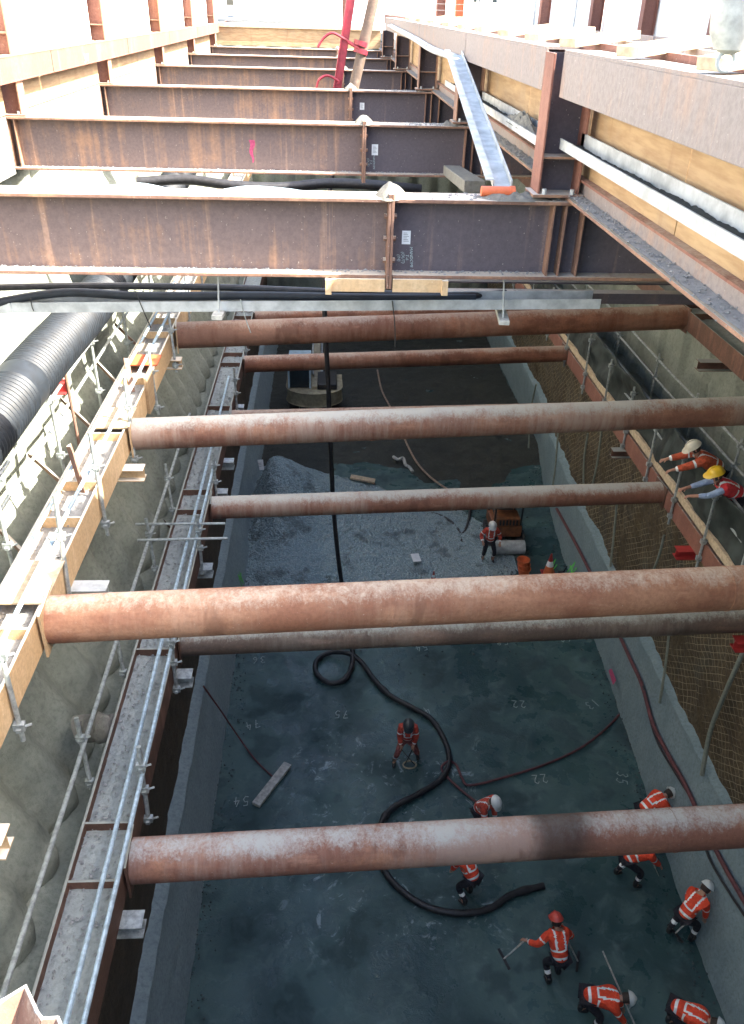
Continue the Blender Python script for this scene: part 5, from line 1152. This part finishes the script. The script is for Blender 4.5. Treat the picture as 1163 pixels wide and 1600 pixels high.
# ------------------------------------------------------------------ site clutter beyond the opening, at street level
GZ2 = GZ
for k, (x, y, h, mt) in enumerate(((3.6, 30, 2.6, 'primer'), (4.6, 33, 2.4, 'orange_pl'), (6.2, 27, 2.2, 'primer'), (1.0, 49, 2.6, 'primer'))):
    t = thing('signal_post', ['brown steel post rising behind the far right girder', 'orange post behind the far right girder', 'second brown post nearer the white hoarding', 'brown post in front of the far white hoarding'][k], 'post', (x, y, GZ2 if k == 3 else Z(.98)))
    z0 = t.location.z; q = MB().box((x-.12, y-.01, z0), (x+.12, y+.01, z0+h)).box((x-.14, y-.12, z0), (x-.121, y+.12, z0+h)).box((x+.121, y-.12, z0), (x+.14, y+.12, z0+h)); q.build('shaft', MT[mt], t)
    q = MB().box((x-.2, y-.2, z0), (x+.2, y+.2, z0+.03)); q.build('foot', MT['galv'], t)
for k, (x0, x1, y) in enumerate(((2.9, 4.5, 28.5), (4.7, 6.4, 29.2), (6.6, 7.9, 30.1))):
    t = thing('mesh_fence_panel', 'light mesh fence panel on the far road deck, {} of three'.format(['left', 'middle', 'right'][k]), 'fence panel', (x0, y, Z(.98)), 'mesh fence panels')
    z0 = Z(.97); q = MB(); q.tube([(x0, y, z0), (x0, y, z0+1.9), (x1, y, z0+1.9), (x1, y, z0)], .03, 8); q.build('frame', MT['galv'], t)
    q = MB(); n = int((x1-x0)/.10)
    for i in range(1, n): q.bar((x0+.1*i, y, z0+.1), (x0+.1*i, y, z0+1.88), .007, .007)
    for i in range(1, 12): q.bar((x0, y, z0+.16*i), (x1, y, z0+.16*i), .007, .007)
    q.build('mesh', MT['galv'], t)
for k, (x, y) in enumerate(((3.3, 11.5), (3.9, 14.5), (3.4, 18.0), (4.6, 20.5))):
    t = thing('timber_pile', 'rough pile of timbers on the road deck behind the right girder, {} from the viewer'.format(['first', 'second', 'third', 'fourth'][k]), 'timber', (x, y, Z(.98)), 'timber piles on the road deck')
    random.seed(k)
    for i in range(7):
        a = random.uniform(-.25, .25); zz_ = Z(.93) + .11*(i//2); dx = .16*(i % 2); q = MB(); q.bar((x+dx, y-.8, zz_), (x+dx+a, y+.8, zz_+random.uniform(0, .05)), .13, .09); q.build('baulk', MT['timber' if i % 3 else 'primer'], t, bevel=.005)
for k, (x0, x1, y) in enumerate(((-14, -8, 70), (-6, 3, 82), (6, 15, 76))):
    t = thing('building', ['grey office block far beyond the hoarding on the left', 'pale office block far beyond the hoarding in the middle', 'cream block far beyond the hoarding on the right'][k], 'building', (x0, y, GZ))
    q = MB().box((x0, y, GZ), (x1, y+9, GZ+14)); q.build('wall', MT['concrete' if k != 2 else 'cream'], t)
    for fl_ in range(4):
        for c_ in range(4):
            xw = x0 + (x1-x0)*(c_+.2)/4; q = MB().box((xw, y-.05, GZ+1.6+3.2*fl_), (xw+(x1-x0)*.15, y-.003, GZ+3.4+3.2*fl_)); q.build('window', MT['glass'], t)

# ------------------------------------------------------------------ services seen dimly in the gap behind the nearest deck beam
for k, (y, H, r0, x0, x1, m_) in enumerate(((17.2, 3.35, .16, -3.4, 1.8, 'duct'), (18.3, 3.2, .10, -3.9, 2.0, 'rubber'), (16.6, 3.05, .07, -4.2, -.2, 'tube_blue'))):
    q = MB(); q.tube(catmull([(x0 + (x1-x0)*i/6, y + .12*math.sin(i*2), Z(H) + .05*math.sin(i*1.7)) for i in range(7)], 5), r0, 14)
    setp(q.build('service_pipe', MT[m_], smooth=True), ['thick black service pipe', 'thinner black service pipe', 'pale blue service pipe'][k] + ' glimpsed in the gap between the first two deck beams', 'pipe')
t = thing('tarpaulin_bundle', 'blue black tarpaulin bundle glimpsed at the left behind the nearest deck beam', 'tarpaulin', (-2.6, 15.6, Z(3.4)))
q = MB(); q.grid(lambda u, v: Vector((-4.3 + 3.6*u, 15.2 + 1.3*v + .1*fbm(u*4, v*3, 0, 3, 1.5), Z(3.55) + .22*math.sin(math.pi*v)*(1 + .5*noise.noise(Vector((u*9, v*4, 0)))) + .05*fbm(u*9, v*5, 2, 3, 1.5))), 50, 20); o = q.build('sheet', MT['cloth'], t, smooth=True); o.modifiers.new('t', 'SOLIDIFY').thickness = .01
for k, x in enumerate((-3.7, -2.6)):
    q = MB(); q.bar((x, 15.0, Z(3.62)), (x+.5, 16.9, Z(3.5)), .14, .10); q.build('batten', MT['timber'], t)
